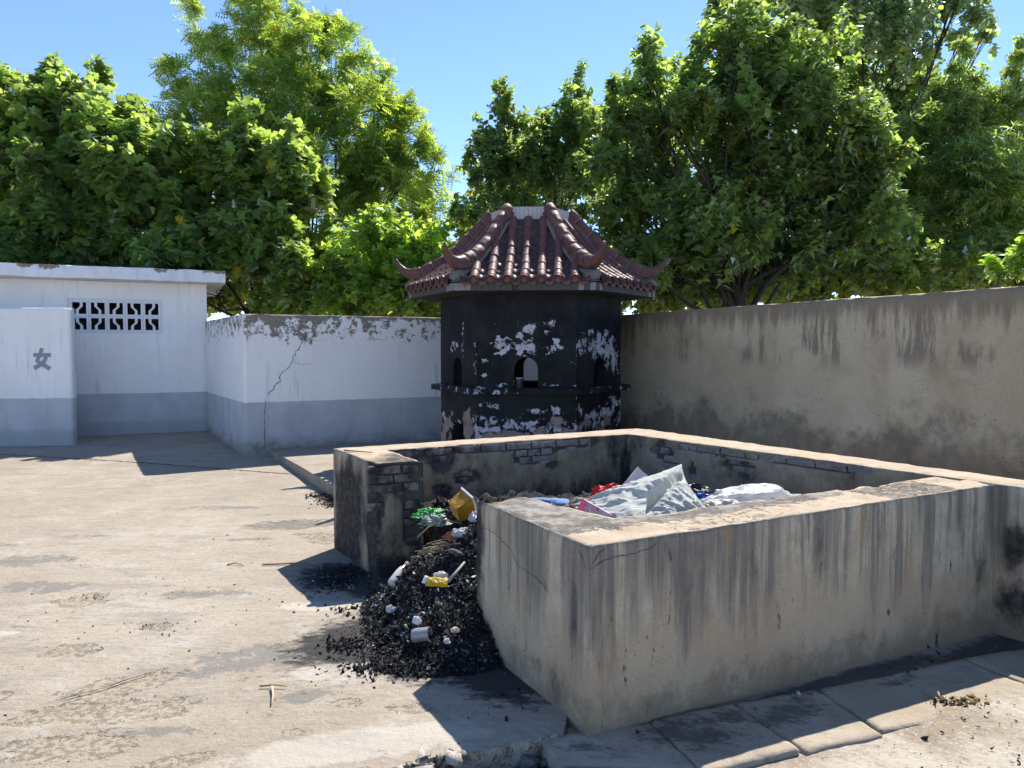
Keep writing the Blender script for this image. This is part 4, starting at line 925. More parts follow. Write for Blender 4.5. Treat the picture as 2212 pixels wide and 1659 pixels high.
lu = lambda x: (x - 450) / 239 * 1.25
def BL(L, fx, kx): return [(fx(x), zv(v), rx * kx * 1.25, rv * .001975 * 1.25) for x, v, rx, rv in L]
front_p = BL([(735, 995, 55, 55), (715, 960, 30, 30), (895, 890, 65, 32), (1035, 875, 42, 35), (1020, 915, 20, 25), (1065, 1018, 68, 20), (880, 1010, 70, 42), (850, 935, 22, 40), (630, 1100, 26, 22), (700, 1045, 34, 14), (600, 1265, 35, 10), (725, 1252, 45, 14), (1030, 1248, 75, 14), (1180, 1252, 26, 8),
                  (620, 1192, 20, 14), (685, 870, 14, 10), (1090, 965, 30, 22), (845, 845, 16, 10), (690, 1392, 55, 28), (655, 1350, 14, 20), (600, 1380, 18, 10), (940, 1412, 45, 20), (650, 1500, 90, 40), (780, 1495, 110, 30), (900, 1505, 60, 28), (590, 1540, 30, 60), (965, 1480, 25, 18), (1180, 1520, 26, 40), (1070, 1410, 60, 26)], fu, .001975)
front_b = BL([(1095, 1475, 60, 40), (900, 1575, 260, 50), (690, 1575, 110, 36), (1150, 1560, 60, 40)], fu, .001975)
right_p = BL([(1237, 985, 30, 68), (1300, 1000, 48, 60), (1285, 915, 26, 28), (1345, 960, 40, 55), (1385, 1030, 55, 55), (1435, 1120, 32, 75), (1410, 960, 22, 40), (1380, 915, 16, 30), (1440, 1390, 34, 60), (1390, 1450, 60, 45), (1290, 1465, 46, 40), (1465, 1500, 20, 60), (1345, 1520, 60, 36), (1225, 1420, 14, 60), (1210, 1330, 8, 50)], ru, .00455)
right_b = BL([(1390, 1500, 30, 36), (1260, 1500, 46, 26), (1340, 1590, 120, 40)], ru, .00455)
left_p = BL([(486, 900, 9, 150), (430, 990, 22, 40), (410, 1020, 10, 40), (555, 990, 12, 22), (485, 1000, 12, 60), (560, 1505, 18, 85), (345, 1520, 22, 80), (410, 1470, 20, 26), (560, 1150, 8, 60)], lu, .00523)
left_b = BL([(520, 1480, 34, 70), (375, 1550, 46, 55), (520, 1560, 50, 60)], lu, .00523)
hw = RB / 2
for i in range(6):
    V, F, inn = panel(RB, hw, i == 5)
    Vi, Fi, _ = panel(RB - TH, (RB - TH * 1.155) / 2, i == 5)
    b = len(V); V2 = V + [(x, TH, z) for x, y, z in Vi]; F2 = F + [tuple(q + b for q in f[::-1]) for f in Fi]
    b = len(V2)
    for x, z in inn: V2 += [(x, 0, z), (x, TH, z)]
    for k in range(len(inn) - 1): F2.append((b + 2 * k, b + 2 * k + 1, b + 2 * k + 3, b + 2 * k + 2))
    b = len(V2); V2 += [(-AR, 0, AZ0), (AR, 0, AZ0), (AR, TH, AZ0), (-AR, TH, AZ0)]; F2.append((b, b + 1, b + 2, b + 3))
    if i == 5:
        b = len(V2); V2 += [(-.19, 0, .1), (-.19, TH, .1), (-.19, TH, .615), (-.19, 0, .615), (.20, 0, .1), (.20, TH, .1), (.20, TH, .615), (.20, 0, .615)]
        F2 += [(b, b + 1, b + 2, b + 3), (b + 4, b + 7, b + 6, b + 5), (b + 3, b + 2, b + 6, b + 7)]
    V2 = np.array(V2); u, z = V2[:, 0], V2[:, 2]; outer = V2[:, 1] < .01
    pl = {0: front_p, 1: right_p, 5: left_p}.get(i, front_p); bl_ = {0: front_b, 1: right_b, 5: left_b}.get(i, front_b)
    peel = blob(u, z, pl) * .50 + .06 * sstep(np.abs(z - 1.45), .6, .0) + .33 * sstep(np.abs(np.abs(u) - hw), .035, .0) * (z < 1.9); bare = blob(u, z, bl_) * .62
    if i == 0: peel += .16 * blob(u, z, [(0.0, 1.62, .36, .28), (0, .8, .5, .16)])
    if i == 1: peel += .14 * blob(u, z, [(0.1, 1.5, .4, .4), (0, .85, .5, .3)])
    bare = np.maximum(bare, sstep(z, .66, .40) * (.30 + .5 * fbm(np.stack([u, u * 0 + i, z * 0], 1), 3, 3, 8))); peel = np.maximum(peel, .62 * np.exp(-((z - .60) / .09) ** 2)); peel[~outer] = 0; bare[~outer] = 0
    me = mesh('wall', V2, F2, M_KILN, {'peel': peel, 'bare': bare}); kput('wall', me, face_frame(i, RB))
# ledge under the arches
V = []; n6 = [R(-120 + 60 * k) for k in range(6)]
for rr_, z in ((1.388, 1.036), (1.388, 1.104), (1.388 - .008, 1.112), (1.12, 1.112), (1.12, 1.036)):
    for k in range(6):
        for j in range(14):
            t = j / 14; a, c = n6[k], n6[(k + 1) % 6]; V.append((rr_ * (math.cos(a) * (1 - t) + math.cos(c) * t), rr_ * (math.sin(a) * (1 - t) + math.sin(c) * t), z))
V = np.array(V); m = 84; F = []
for q in range(5):
    for k in range(m): F.append((q * m + k, q * m + (k + 1) % m, ((q + 1) % 5) * m + (k + 1) % m, ((q + 1) % 5) * m + k))
V[:, 2] += .006 * (fbm(V, 5, 3, 3) - .5)
wx = V[:, 0]; peel = .30 + .22 * np.exp(-((wx + .45) / .3) ** 2) * (V[:, 1] < -1) + .1 * (np.abs(wx) > .8) + .12 * (fbm(V, 3, 3, 6) - .5)
kput('ledge', mesh('ledge', V, F, M_KILN, {'peel': peel, 'bare': V[:, 0] * 0}))
# eave slab (underside blackened) and its facing tiles
def hexprism(R0, z0, R1, z1, mat, name, cap=True):
    V = [(R0 * math.cos(a), R0 * math.sin(a), z0) for a in n6] + [(R1 * math.cos(a), R1 * math.sin(a), z1) for a in n6]
    F = [(k, (k + 1) % 6, 6 + (k + 1) % 6, 6 + k) for k in range(6)] + [tuple(range(6))[::-1], tuple(range(6, 12))]
    return mesh(name, V, F, mat)
M_SLABK = simple('smoke_black_slab', (0.05, 0.05, 0.05), .9, .15, .5, 6)
kput('eave_slab', hexprism(1.695, 2.295, 1.70, 2.395, M_SLABK, 'eave_slab'))
def facing(RR, z0, z1, pitch, dirty, seed):
    rr = random.Random(seed); protos = []
    for c in range(3):
        mb = MB(); mb.box(-pitch / 2 + .002, pitch / 2 - .002, -.008, .004, z0 + rr.uniform(0, .004), z1 - rr.uniform(0, .003))
        protos.append((mb.mesh('facing_tile', M_CAPE if dirty else M_CAPT), mb.mesh('facing_tile', M_CAPD)))
    for i in range(6):
        n = int(RR / pitch); p = RR / n
        for k in range(n):
            u = -RR / 2 + p * (k + .5); edge = min(k, n - 1 - k) / n
            d = dirty > 0 and rr.random() < dirty * (1.25 if edge > .12 else .25)
            if dirty and rr.random() < .05: continue
            kput('facing_tile', rr.choice(protos)[1 if d else 0], face_frame(i, RR) @ Matrix.Translation((u, 0, rr.uniform(-.002, .002))) @ Matrix.Diagonal((p / pitch, 1, 1, 1)))
facing(1.704, 2.298, 2.388, .07, .9, 4)
kput('roof_core', hexprism(.56, 3.20, .545, 3.463, M_MORTAR, 'roof_core'))
facing(.565, 3.30, 3.466, .056, 0, 5)
# roof bed
PR = [(.50, 3.36), (.60, 3.28), (.70, 3.18), (.88, 2.985), (1.02, 2.865), (1.265, 2.675), (1.5, 2.535), (1.62, 2.470), (1.735, 2.412)]
def zr(r): return float(np.interp(r, [p[0] for p in PR], [p[1] for p in PR]))
def zrd(r): return (zr(r + .03) - zr(r - .03)) / .06
V = []; F = []
for q, (r_, z_) in enumerate(PR):
    for a in n6: V.append((r_ * math.cos(a), r_ * math.sin(a), z_ - .012))
for q in range(len(PR) - 1):
    for k in range(6): F.append((q * 6 + k, (q + 1) * 6 + k, (q + 1) * 6 + (k + 1) % 6, q * 6 + (k + 1) % 6))
kput('roof_bed', mesh('roof_bed', V, F, M_MORTAR))
def barrel(L, r0, r1, up=True, n=9, lip=.0):
    """a curved tile along +y (down the slope), r0 at the top end, r1 at the bottom; thickness 1 cm"""
    V = []; F = []; th_ = .010
    for y, r in ((0, r0), (L * .5, (r0 + r1) / 2), (L - .012, r1), (L, r1 + .002)):
        for k in range(n):
            a = math.pi * (k / (n - 1)) * (1.06 if up else .80) - (.03 * math.pi if up else -.10 * math.pi)
            s = 1 if up else -1; zo = 0 if up else r * .9
            V.append((r * math.cos(a) * 1.0, y, zo + s * r * math.sin(a)))
    for y, r in ((L, r1 - th_), (0, r0 - th_)):
        for k in range(n):
            a = math.pi * (k / (n - 1)) * (1.06 if up else .80) - (.03 * math.pi if up else -.10 * math.pi)
            s = 1 if up else -1; zo = 0 if up else (r + th_) * .9
            V.append((r * math.cos(a), y, zo + s * r * math.sin(a)))
    for q in range(5):
        for k in range(n - 1):
            f = (q * n + k, q * n + k + 1, (q + 1) * n + k + 1, (q + 1) * n + k); F.append(f if up else f[::-1])
    return V, F
bt = []; pt = []
for L in (.21, .225):
    V, F = barrel(L, .050, .057); bt.append(mesh('barrel_tile', V, F, M_TILE, smooth=True))
    V, F = barrel(L - .03, .068, .072, up=False); pt.append(mesh('pan_tile', V, F, M_PAN, smooth=True))
Vd = [(0, .012, 0)] + [(.060 * math.cos(a), .010, .060 * math.sin(a)) for a in np.linspace(0, 2 * math.pi, 21)[:-1]] + [(.060 * math.cos(a), -.008, .060 * math.sin(a)) for a in np.linspace(0, 2 * math.pi, 21)[:-1]] + [(.046 * math.cos(a), .008, .046 * math.sin(a)) for a in np.linspace(0, 2 * math.pi, 21)[:-1]]
Fd = [(0, 41 + k, 41 + (k + 1) % 20) for k in range(20)] + [(41 + k, 1 + k, 1 + (k + 1) % 20, 41 + (k + 1) % 20) for k in range(20)] + [(1 + k, 21 + k, 21 + (k + 1) % 20, 1 + (k + 1) % 20) for k in range(20)]
M_DISC = mat_tile('plain_maroon_end', (0.145, 0.052, 0.044), (0.18, 0.070, 0.058), .36)
disc = mesh('end_disc', Vd, Fd, M_DISC)
Vl = []; Fl = []; n = 11                                     # lunate drip lip of the lowest pan tile
for k in range(n):
    t = k / (n - 1) * 2 - 1; x = .088 * t; zt_ = .062 * t * t - .008; zb_ = -.050 * (1 - abs(t) ** 2.4) + .055 * abs(t) ** 2.4
    for y in (.0, .011): Vl += [(x, y, zt_), (x, y, zb_)]
for k in range(n - 1):
    a = 4 * k; Fl += [(a, a + 4, a + 5, a + 1), (a + 2, a + 3, a + 7, a + 6), (a, a + 2, a + 6, a + 4), (a + 1, a + 5, a + 7, a + 3)]
drip = mesh('drip_tile', Vl, Fl, M_DISC)
rr = random.Random(3); CA = math.cos(R(30))
for i in range(6):
    FR = Matrix.Rotation(R(60 * i), 4, 'Z')                 # local: face looks to -Y
    def along(x, r_start, protos, name, step, lift, wob):
        r = 1.745; first = True; out = []
        while True:
            # tile spans [r_up, r] measured in ridge radius; convert to apothem
            sl = zrd(r - step * .5 / CA) / CA; L = step; dr = L / math.sqrt(1 + sl * sl) / CA
            if r - dr * .45 < r_start: break
            ru_ = r - dr; z0, z1 = zr(ru_), zr(r); y0, y1 = -ru_ * CA, -r * CA
            yd = Vector((0, y1 - y0, z1 - z0)).normalized(); zd = Vector((1, 0, 0)).cross(yd) * 1.0
            if zd.z < 0: zd = -zd
            xd = yd.cross(zd)
            M = Matrix(((xd.x, yd.x, zd.x, x + rr.uniform(-wob, wob)), (xd.y, yd.y, zd.y, y0), (xd.z, yd.z, zd.z, z0 + lift + rr.uniform(-.002, .002)), (0, 0, 0, 1)))
            kput(name, rr.choice(protos), FR @ M)
            if first:
                e = Matrix.Translation((x, y1, z1 + lift)) @ Matrix.Rotation(R(180), 4, 'Z') @ Matrix.Rotation(R(-8), 4, 'X')
                if name == 'barrel_tile': kput('end_disc', disc, FR @ Matrix.Translation((x, y1 - .012, z1 + lift + .0)) @ Matrix.Rotation(R(180), 4, 'Z') @ Matrix.Rotation(R(6), 4, 'X'))
                else: kput('drip_tile', drip, FR @ Matrix.Translation((x, y1 - .014, z1 + lift - .004)))
            first = False; r = ru_
    for x in (0, .2, -.2, .4, -.4, .6, -.6): along(x, max(.60, 2 * abs(x) + .13), bt, 'barrel_tile', .19, .030, .004)
    for x in (.1, -.1, .3, -.3, .5, -.5, .7, -.7): along(x, max(.60, 2 * abs(x) + .02), pt, 'pan_tile', .15, .000, .003)
# hip ridges of moulded tiles, each ending in an upturned horn
SEC = [(-.082, -.19), (-.088, -.135), (-.066, -.112), (-.080, -.085), (-.074, -.05), (-.052, -.018), (-.022, -.003), (0, 0), (.022, -.003), (.052, -.018), (.074, -.05), (.080, -.085), (.066, -.112), (.088, -.135), (.082, -.19)]
TOP = [(.57, 3.52), (.64, 3.465), (.76, 3.325), (.882, 3.195), (1.02, 3.055), (1.14, 2.955), (1.265, 2.87), (1.38, 2.81), (1.5, 2.76), (1.585, 2.725), (1.665, 2.712), (1.735, 2.728), (1.79, 2.768), (1.835, 2.815), (1.868, 2.865)]
def topz(r): return float(np.interp(r, [p[0] for p in TOP], [p[1] for p in TOP]))
def ridge_piece(rs, scales, name, mat, caps=(True, True), wide=1.0):
    V = []; F = []; m = len(SEC)
    for r, s in zip(rs, scales):
        sl = (topz(min(r + .02, 1.868)) - topz(max(r - .02, .57))) / .04; t = Vector((1, 0, sl)).normalized(); up = Vector((-t.z, 0, t.x))
        for x, z in SEC:
            p = Vector((r, 0, topz(r))) + up * (z * s[1]); V.append((p.x, x * s[0] * wide, p.z))
    for q in range(len(rs) - 1):
        for k in range(m - 1): F.append((q * m + k, q * m + k + 1, (q + 1) * m + k + 1, (q + 1) * m + k))
        F.append((q * m + m - 1, q * m, (q + 1) * m, (q + 1) * m + m - 1))
    if caps[0]: F.append(tuple(range(m))[::-1])
    if caps[1]: F.append(tuple((len(rs) - 1) * m + k for k in range(m)))
    me = mesh(name, V, F, mat); me.polygons.foreach_set('use_smooth', [len(p.vertices) == 4 for p in me.polygons]); return me
cuts = [.575, .70, .87, 1.04, 1.21, 1.375, 1.53]
segs = [ridge_piece(np.linspace(a + .005, b_ - .005, 4), [(1.0, 1.0)] * 4, 'ridge_tile', M_TILE) for a, b_ in zip(cuts[:-1], cuts[1:])]
joints = [ridge_piece(np.linspace(b_ - .006, b_ + .006, 2), [(1.012, 1.008)] * 2, 'mortar_joint', M_MORTAR) for b_ in cuts[1:]]
M_HORN = mat_tile('worn_brown_glaze', (0.115, 0.045, 0.034), (0.15, 0.062, 0.044), .35)
hr = np.array([1.535, 1.57, 1.61, 1.65, 1.69, 1.73, 1.765, 1.80, 1.828, 1.85, 1.866])
hs = [(1, 1), (.96, .97), (.86, .90), (.74, .80), (.62, .68), (.51, .55), (.42, .43), (.34, .33), (.29, .27), (.29, .25), (.20, .16)]
horn = ridge_piece(hr, hs, 'horn', M_HORN)
# lumps of mortar under each corner and along the hips
def lump(rx, ry, rz_, seed, mat, name='mortar', sub=3, amp=.35, sc_=6):
    bm = bmesh.new(); bmesh.ops.create_icosphere(bm, subdivisions=sub, radius=1); P = np.array([v.co[:] for v in bm.verts])
    d = 1 + amp * (fbm(P + seed * 3.7, 1.7, 4, seed) - .5) * 2
    for v, p, k in zip(bm.verts, P, d): v.co = Vector((p[0] * rx * k, p[1] * ry * k, p[2] * rz_ * k))
    me = bpy.data.meshes.new(name); bm.to_mesh(me); bm.free(); me.materials.append(mat); return me
for k in range(6):
    RM = Matrix.Rotation(n6[k], 4, 'Z'); 
    for sgm in segs: kput('ridge_tile', sgm, RM @ Matrix.Translation((0, 0, rr.uniform(-.003, .003))))
    for j in joints: kput('mortar_joint', j, RM)
    kput('horn', horn, RM)
    kput('mortar', lump(.13, .10, .085, k + 1, M_MORTAR), RM @ Matrix.Translation((1.60, 0, 2.475)))
    V = []; F = []; rs = np.linspace(.62, 1.62, 40); Q = np.stack([rs, rs * 0 + k, rs * 0], 1)
    for r, w1, w2 in zip(rs, .085 + .05 * fbm(Q, 9, 4, 2), .085 + .05 * fbm(Q, 9, 4, 22)):
        V += [(r, -w1, zr(r) + .012), (r, -.05, zr(r) + .055), (r, .05, zr(r) + .055), (r, w2, zr(r) + .012)]
    for q in range(39):
        for j in range(3): F.append((q * 4 + j, q * 4 + j + 1, q * 4 + j + 5, q * 4 + j + 4))
    kput('mortar', mesh('mortar', V, F, M_MORTAR), RM)
# the mug on the ledge and the residue inside
def lathe(prof, n=28):
    V = [];F = []
    for r, z in prof:
        for k in range(n): a = 2 * math.pi * k / n; V.append((r * math.cos(a), r * math.sin(a), z))
    for q in range(len(prof) - 1):
        for k in range(n): F.append((q * n + k, q * n + (k + 1) % n, (q + 1) * n + (k + 1) % n, (q + 1) * n + k))
    return V, F
mg = thing('mug', (0.25 - .085 - .072, 10.68 - 1.0985, 1.113), 'dark blue-grey mug standing on the furnace ledge in the front arch', 'mug')
M_MUG = simple('dark_glazed_enamel', (0.035, 0.045, 0.055), .25, .6); M_MUGI = simple('pale_mug_rim', (0.6, 0.6, 0.6), .3, .5)
V, F = lathe([(0, 0), (.040, 0), (.045, .006), (.046, .118), (.0475, .122), (.045, .124), (.042, .118), (.041, .01), (0, .008)]); me = mesh('cup', V, F, M_MUG, smooth=True); o = link('body', me, mg)
mb = MB(); mb.tube([(-.044 - .03 * math.sin(a) ** .8, 0, .062 + .034 * math.cos(a)) for a in np.linspace(.12, math.pi - .12, 10)], .006, 8); o = link('handle', mb.mesh('handle', M_MUG, True), mg)
V, F = lathe([(.0478, .1195), (.0486, .1215), (.0478, .1245), (.0445, .1255), (.0415, .1225)]); link('rim', mesh('rim', V, F, M_MUGI, smooth=True), mg)
# ================================================================ burnt rubbish in and before the pit
SC = v2(-.13, 4.72)
def inside(P):
    """signed-ish: >0 inside the enclosure"""
    def hp(a, b_): a = np.array(a); b_ = np.array(b_); d = b_ - a; d = d / np.linalg.norm(d); return (P[:, 0] - a[0]) * -d[1] + (P[:, 1] - a[1]) * d[0]
    return np.minimum.reduce([hp((.05, 4.2), (.49, 3.66)) , hp((.49, 3.66), (2.70, 4.83)), hp((2.885, 4.56), (1.08, 7.09)), hp((1.08, 7.09), (-.965, 6.0)), hp((-.965, 6.0), (-.63, 5.42))])
def heap_z(P):
    ins = inside(P); dd = P[:, :2] - SC; al = dd @ v2(-.5, -.87); ac = dd @ v2(-.87, .5); d = np.hypot(al / 1.2, ac / .85)
    fan = .56 * np.clip(1 - d / .97, 0, 1) ** 1.1
    fan = np.where(P[:, 0] + (P[:, 1] - 5.3) * .35 < -.78, fan * sstep(-.78 - (P[:, 0] + (P[:, 1] - 5.3) * .35), .45, 0), fan)
    ad_ = (P[:, :2] - AX) @ v2(-.465, .885); fan = fan * sstep(ad_, .66, .95)
    inn = np.clip(ins + .12, 0, .3) / .3 * (.44 + .06 * sstep(P[:, 1], 5.6, 4.4) - .12 * sstep(P[:, 1], 5.8, 6.6))
    gap = (P[:, :2] - v2(-.41, 4.76)) @ v2(.86, .51)
    inn = inn * sstep(gap, -.05, .35)
    h = np.maximum(fan, inn); on = h > .004
    return np.where(on, h + (.12 * (fbm(P, 5, 4, 50) - .5) + .12 * (fbm(P, 15, 3, 51) - .5)) * np.clip(h * 6, 0, 1), -.03)
xs = np.arange(-1.5, 3.0, .02); ys = np.arange(3.4, 7.2, .02)
P, F = tensor(xs, ys, heap_z)
P[:, 2] += .022 * (RNG.random(len(P)) - .5) * (P[:, 2] > 0)
keep = (P[:, 2][F] > -.02).any(1); F = F[keep]
# keep it off the outer side of the near walls
cen = P[F].mean(1); AD_n = v2(.885, .465)
outw = ((cen[:, :2] - AX) @ AD_n < .12) & ((cen[:, :2] - AX) @ v2(-.465, .885) < 1.06) & ((cen[:, :2] - AX) @ AD_n > -.02)
und = ((cen[:, :2] - AX) @ v2(-.4916, .871) < .2)
F = F[~(outw | und)]
used = np.unique(F); remap = -np.ones(len(P), int); remap[used] = np.arange(len(used)); P = P[used]; F = remap[F]
def mat_ash():
    n = NT('burnt_rubbish_bed'); a = n.noise(scale=9, detail=9, rough=0.8); c = n.noise(scale=60, detail=6, rough=.8)
    col = n.mix(n.ss(a, .44, .70), (0.014, 0.014, 0.015), (0.075, 0.07, 0.068)); col = n.mix(n.ss(c, .60, .78), col, (0.28, 0.27, 0.265))
    return n.principled(col, .85, n.bump(n.m('ADD', a, n.m('MULTIPLY', c, .6)), .03), .3)
o = link('burnt_rubbish', mesh('burnt_rubbish', P, F, mat_ash(), smooth=False)); tag(o, 'heap of black burnt rubbish filling the pit and spilling out of its opening', 'ash heap', kind='stuff')
HP = P.copy()
# loose char, flakes and scraps
def mat_bits():
    n = NT('char_and_scraps'); c = n.attr('tintc', 'Color'); f = n.noise(scale=90, detail=3)
    return n.principled(n.mix(n.ss(f, .35, .7), n.mix(1.0, c, (.6, .6, .6), 'MULTIPLY'), c), .9, None, .15)
M_BITS = mat_bits()
def shards(name, pts, size, cols, label, cat, seed, flat=.35, lift=.3, solid=True):
    r = np.random.default_rng(seed); n = len(pts)
    base = np.array([(1, 0, 0), (.3, .9, .1), (-.8, .5, 0), (-.7, -.6, .1), (.4, -.9, 0), (0, 0, .8)] + ([(.1, .1, -.6)] if solid else []), float); nb = len(base)
    Ft = [(0, 1, 5), (1, 2, 5), (2, 3, 5), (3, 4, 5), (4, 0, 5)]
    if solid: Ft += [(1, 0, 6), (2, 1, 6), (3, 2, 6), (4, 3, 6), (0, 4, 6)]
    Ft = np.array(Ft)
    B = base[None] * r.uniform(.35, 1.5, (n, nb, 1)) + r.normal(0, .28, (n, nb, 3)); B[:, :, 2] *= flat * r.uniform(.3, 2.0, (n, 1))
    B[:, :, 0] *= r.uniform(.6, 2.2, (n, 1))
    q = r.normal(size=(n, 4)); q[:, 1:3] *= .5; q /= np.linalg.norm(q, axis=1)[:, None]
    w, x, y, z = q[:, 0], q[:, 1], q[:, 2], q[:, 3]
    Rm = np.stack([np.stack([1 - 2 * (y * y + z * z), 2 * (x * y - z * w), 2 * (x * z + y * w)], -1), np.stack([2 * (x * y + z * w), 1 - 2 * (x * x + z * z), 2 * (y * z - x * w)], -1), np.stack([2 * (x * z - y * w), 2 * (y * z + x * w), 1 - 2 * (x * x + y * y)], -1)], 1)
    sz_ = size[0] * (size[1] / size[0]) ** r.random(n) ** 1.6
    V = np.einsum('nij,nkj->nki', Rm, B) * sz_[:, None, None] + pts[:, None, :] + np.array([0, 0, lift])[None, None] * sz_[:, None, None] * flat
    F = (Ft[None] + (np.arange(n) * nb)[:, None, None]).reshape(-1, 3)
    w_ = np.array([c[1] for c in cols]); ci = r.choice(len(cols), n, p=w_ / w_.sum())
    if cols is CHAR:
        f_ = fbm(pts, 6.5, 3, 88); pale_ = (f_ > .60) & (r.random(n) < .35); ci = np.where(pale_, r.choice([2, 3, 3, 4], n), ci)
    C = np.array([c[0] for c in cols])[ci] * r.uniform(.7, 1.3, (n, 1))
    o = link(name, mesh(name, V.reshape(-1, 3), F, M_BITS, {'tintc': np.repeat(C, nb, 0)})); tag(o, label, cat, kind='stuff'); return o
r = np.random.default_rng(5)
vis = HP[(HP[:, 1] < 6.9)]
near = vis[(np.hypot(vis[:, 0] + .45, vis[:, 1] - 4.5) < 1.2)]
CHAR = [((.017, .017, .018), 50), ((.045, .043, .042), 30), ((.09, .085, .08), 8), ((.22, .21, .205), 4), ((.50, .49, .48), .8), ((.10, .08, .06), 1.5), ((.05, .10, .22), .8), ((.5, .44, .36), .8), ((.1, .22, .2), .15)]
p1 = near[r.integers(0, len(near), 80000)] + r.uniform(-.014, .014, (80000, 3)) * [1, 1, .8]
p2 = vis[r.integers(0, len(vis), 8000)] + r.uniform(-.012, .012, (8000, 3)) * [1, 1, .6]
shards('charred_scraps', np.concatenate([p1, p2]), (.0025, .0105), CHAR, 'loose flakes of char and half-burnt scraps over the heap', 'debris', 1, .8, solid=False)
big = near[r.integers(0, len(near), 800)]
shards('charred_lumps', big, (.010, .030), [((.013, .013, .014), 60), ((.05, .048, .046), 20), ((.13, .125, .12), 6)], 'larger black lumps standing out of the burnt heap', 'debris', 2, .45)
# scattered bits on the yard round the heap and across it
def yardpts(n, cx, cy, sx, sy, rr_):
    q = np.stack([rr_.normal(cx, sx, n), rr_.normal(cy, sy, n), np.zeros(n)], 1)
    ok = (q[:, 1] > yard_front(q[:, 0]) + .02) & (((q[:, :2] - AX) @ v2(.885, .465)) < -.01) | (q[:, 1] > 5)
    q = q[ok]; q = q[(q[:, :2] - v2(-1.43, 6.12)) @ v2(.86, .51) < -.02]; q[:, 2] = yard_z(q) + .002; return q
p = np.concatenate([yardpts(3600, -.62, 4.20, .13, .20, r), yardpts(1300, -.48, 3.92, .18, .12, r), yardpts(2200, -1.19, 5.33, .10, .17, r), yardpts(30, -.9, 4.0, .3, .3, r), yardpts(60, -.1, 3.55, .09, .25, r)])
shards('spilled_char', p, (.002, .009), CHAR, 'crumbs of char scattered on the concrete round the heap', 'debris', 3, .5)
lum = np.concatenate([yardpts(200, -.90, 4.08, .06, .05, r), yardpts(260, -.62, 3.78, .09, .05, r), yardpts(60, -1.05, 4.62, .08, .06, r)])
shards('char_clumps', lum, (.005, .016), [((.012, .012, .013), 30), ((.05, .05, .05), 5)], 'small clumps of black char at the edge of the spill', 'debris', 31, .8)
p = np.concatenate([yardpts(80, -2.3, 4.9, .55, .45, r), yardpts(90, -2.2, 5.2, 1.3, 1.3, r), yardpts(50, -1.6, 3.8, .7, .6, r), yardpts(25, -2.7, 4.9, .1, .06, r), yardpts(50, -2.05, 4.37, .09, .05, r)])
shards('dark_pebbles', p, (.002, .007), [((.03, .026, .024), 30), ((.10, .08, .07), 10), ((.3, .27, .22), 6)], 'dark pebbles and droppings scattered on the pale yard', 'pebbles', 4, .9)
g_ = np.stack([r.uniform(.3, 3.9, 1300), r.uniform(2.3, 4.4, 1300), np.zeros(1300)], 1)
tt = (g_[:, :2] - AX) @ DA; dn_ = (g_[:, :2] - AX) @ v2(-.4916, .871); g_ = g_[(tt > -.1) & (dn_ < -.02)]
tt = (g_[:, :2] - AX) @ DA; dn_ = (g_[:, :2] - AX) @ v2(-.4916, .871)
ok = (dn_ > -.10 - .05 * np.clip(tt, 0, 3)) | ((dn_ < -.52) & (tt > .9)); g_ = g_[ok]; g_[:, 2] = ground_z(g_) + .006
g_[:, 2] = np.maximum(g_[:, 2], np.where((g_[:, :2] - AX) @ v2(-.4916, .871) > -.3, slabz(g_[:, 0], g_[:, 1]) + .002, -9))
shards('gravel', g_, (.002, .009), [((.05, .04, .03), 20), ((.20, .16, .12), 14), ((.45, .42, .38), 8)], 'grit and chaff on the dirt in front of the slabs', 'gravel', 5, .8)
q = np.stack([r.uniform(-.75, .16, 240), np.zeros(240), np.zeros(240)], 1); q[:, 1] = yard_front(q[:, 0]) - r.uniform(.02, .30, 240); q[:, 2] = ground_z(q) + .01
shards('broken_concrete', q, (.008, .036), [((.26, .235, .20), 20), ((.15, .14, .13), 14), ((.36, .33, .29), 8)], 'crumbled concrete lying under the broken edge of the yard', 'rubble', 6, .9)
# chips standing on the broken lip of the yard
q = np.stack([r.uniform(-.85, -.17, 90), np.zeros(90), np.zeros(90)], 1); q[:, 1] = yard_front(q[:, 0]) - r.uniform(-.02, .035, 90); q[:, 2] = yard_z(q) - r.uniform(0, .05, 90)
shards('broken_concrete', q, (.010, .032), [((.34, .305, .26), 20), ((.22, .20, .18), 10)], 'jagged chips along the crumbling lip of the yard slab', 'rubble', 7, .9)

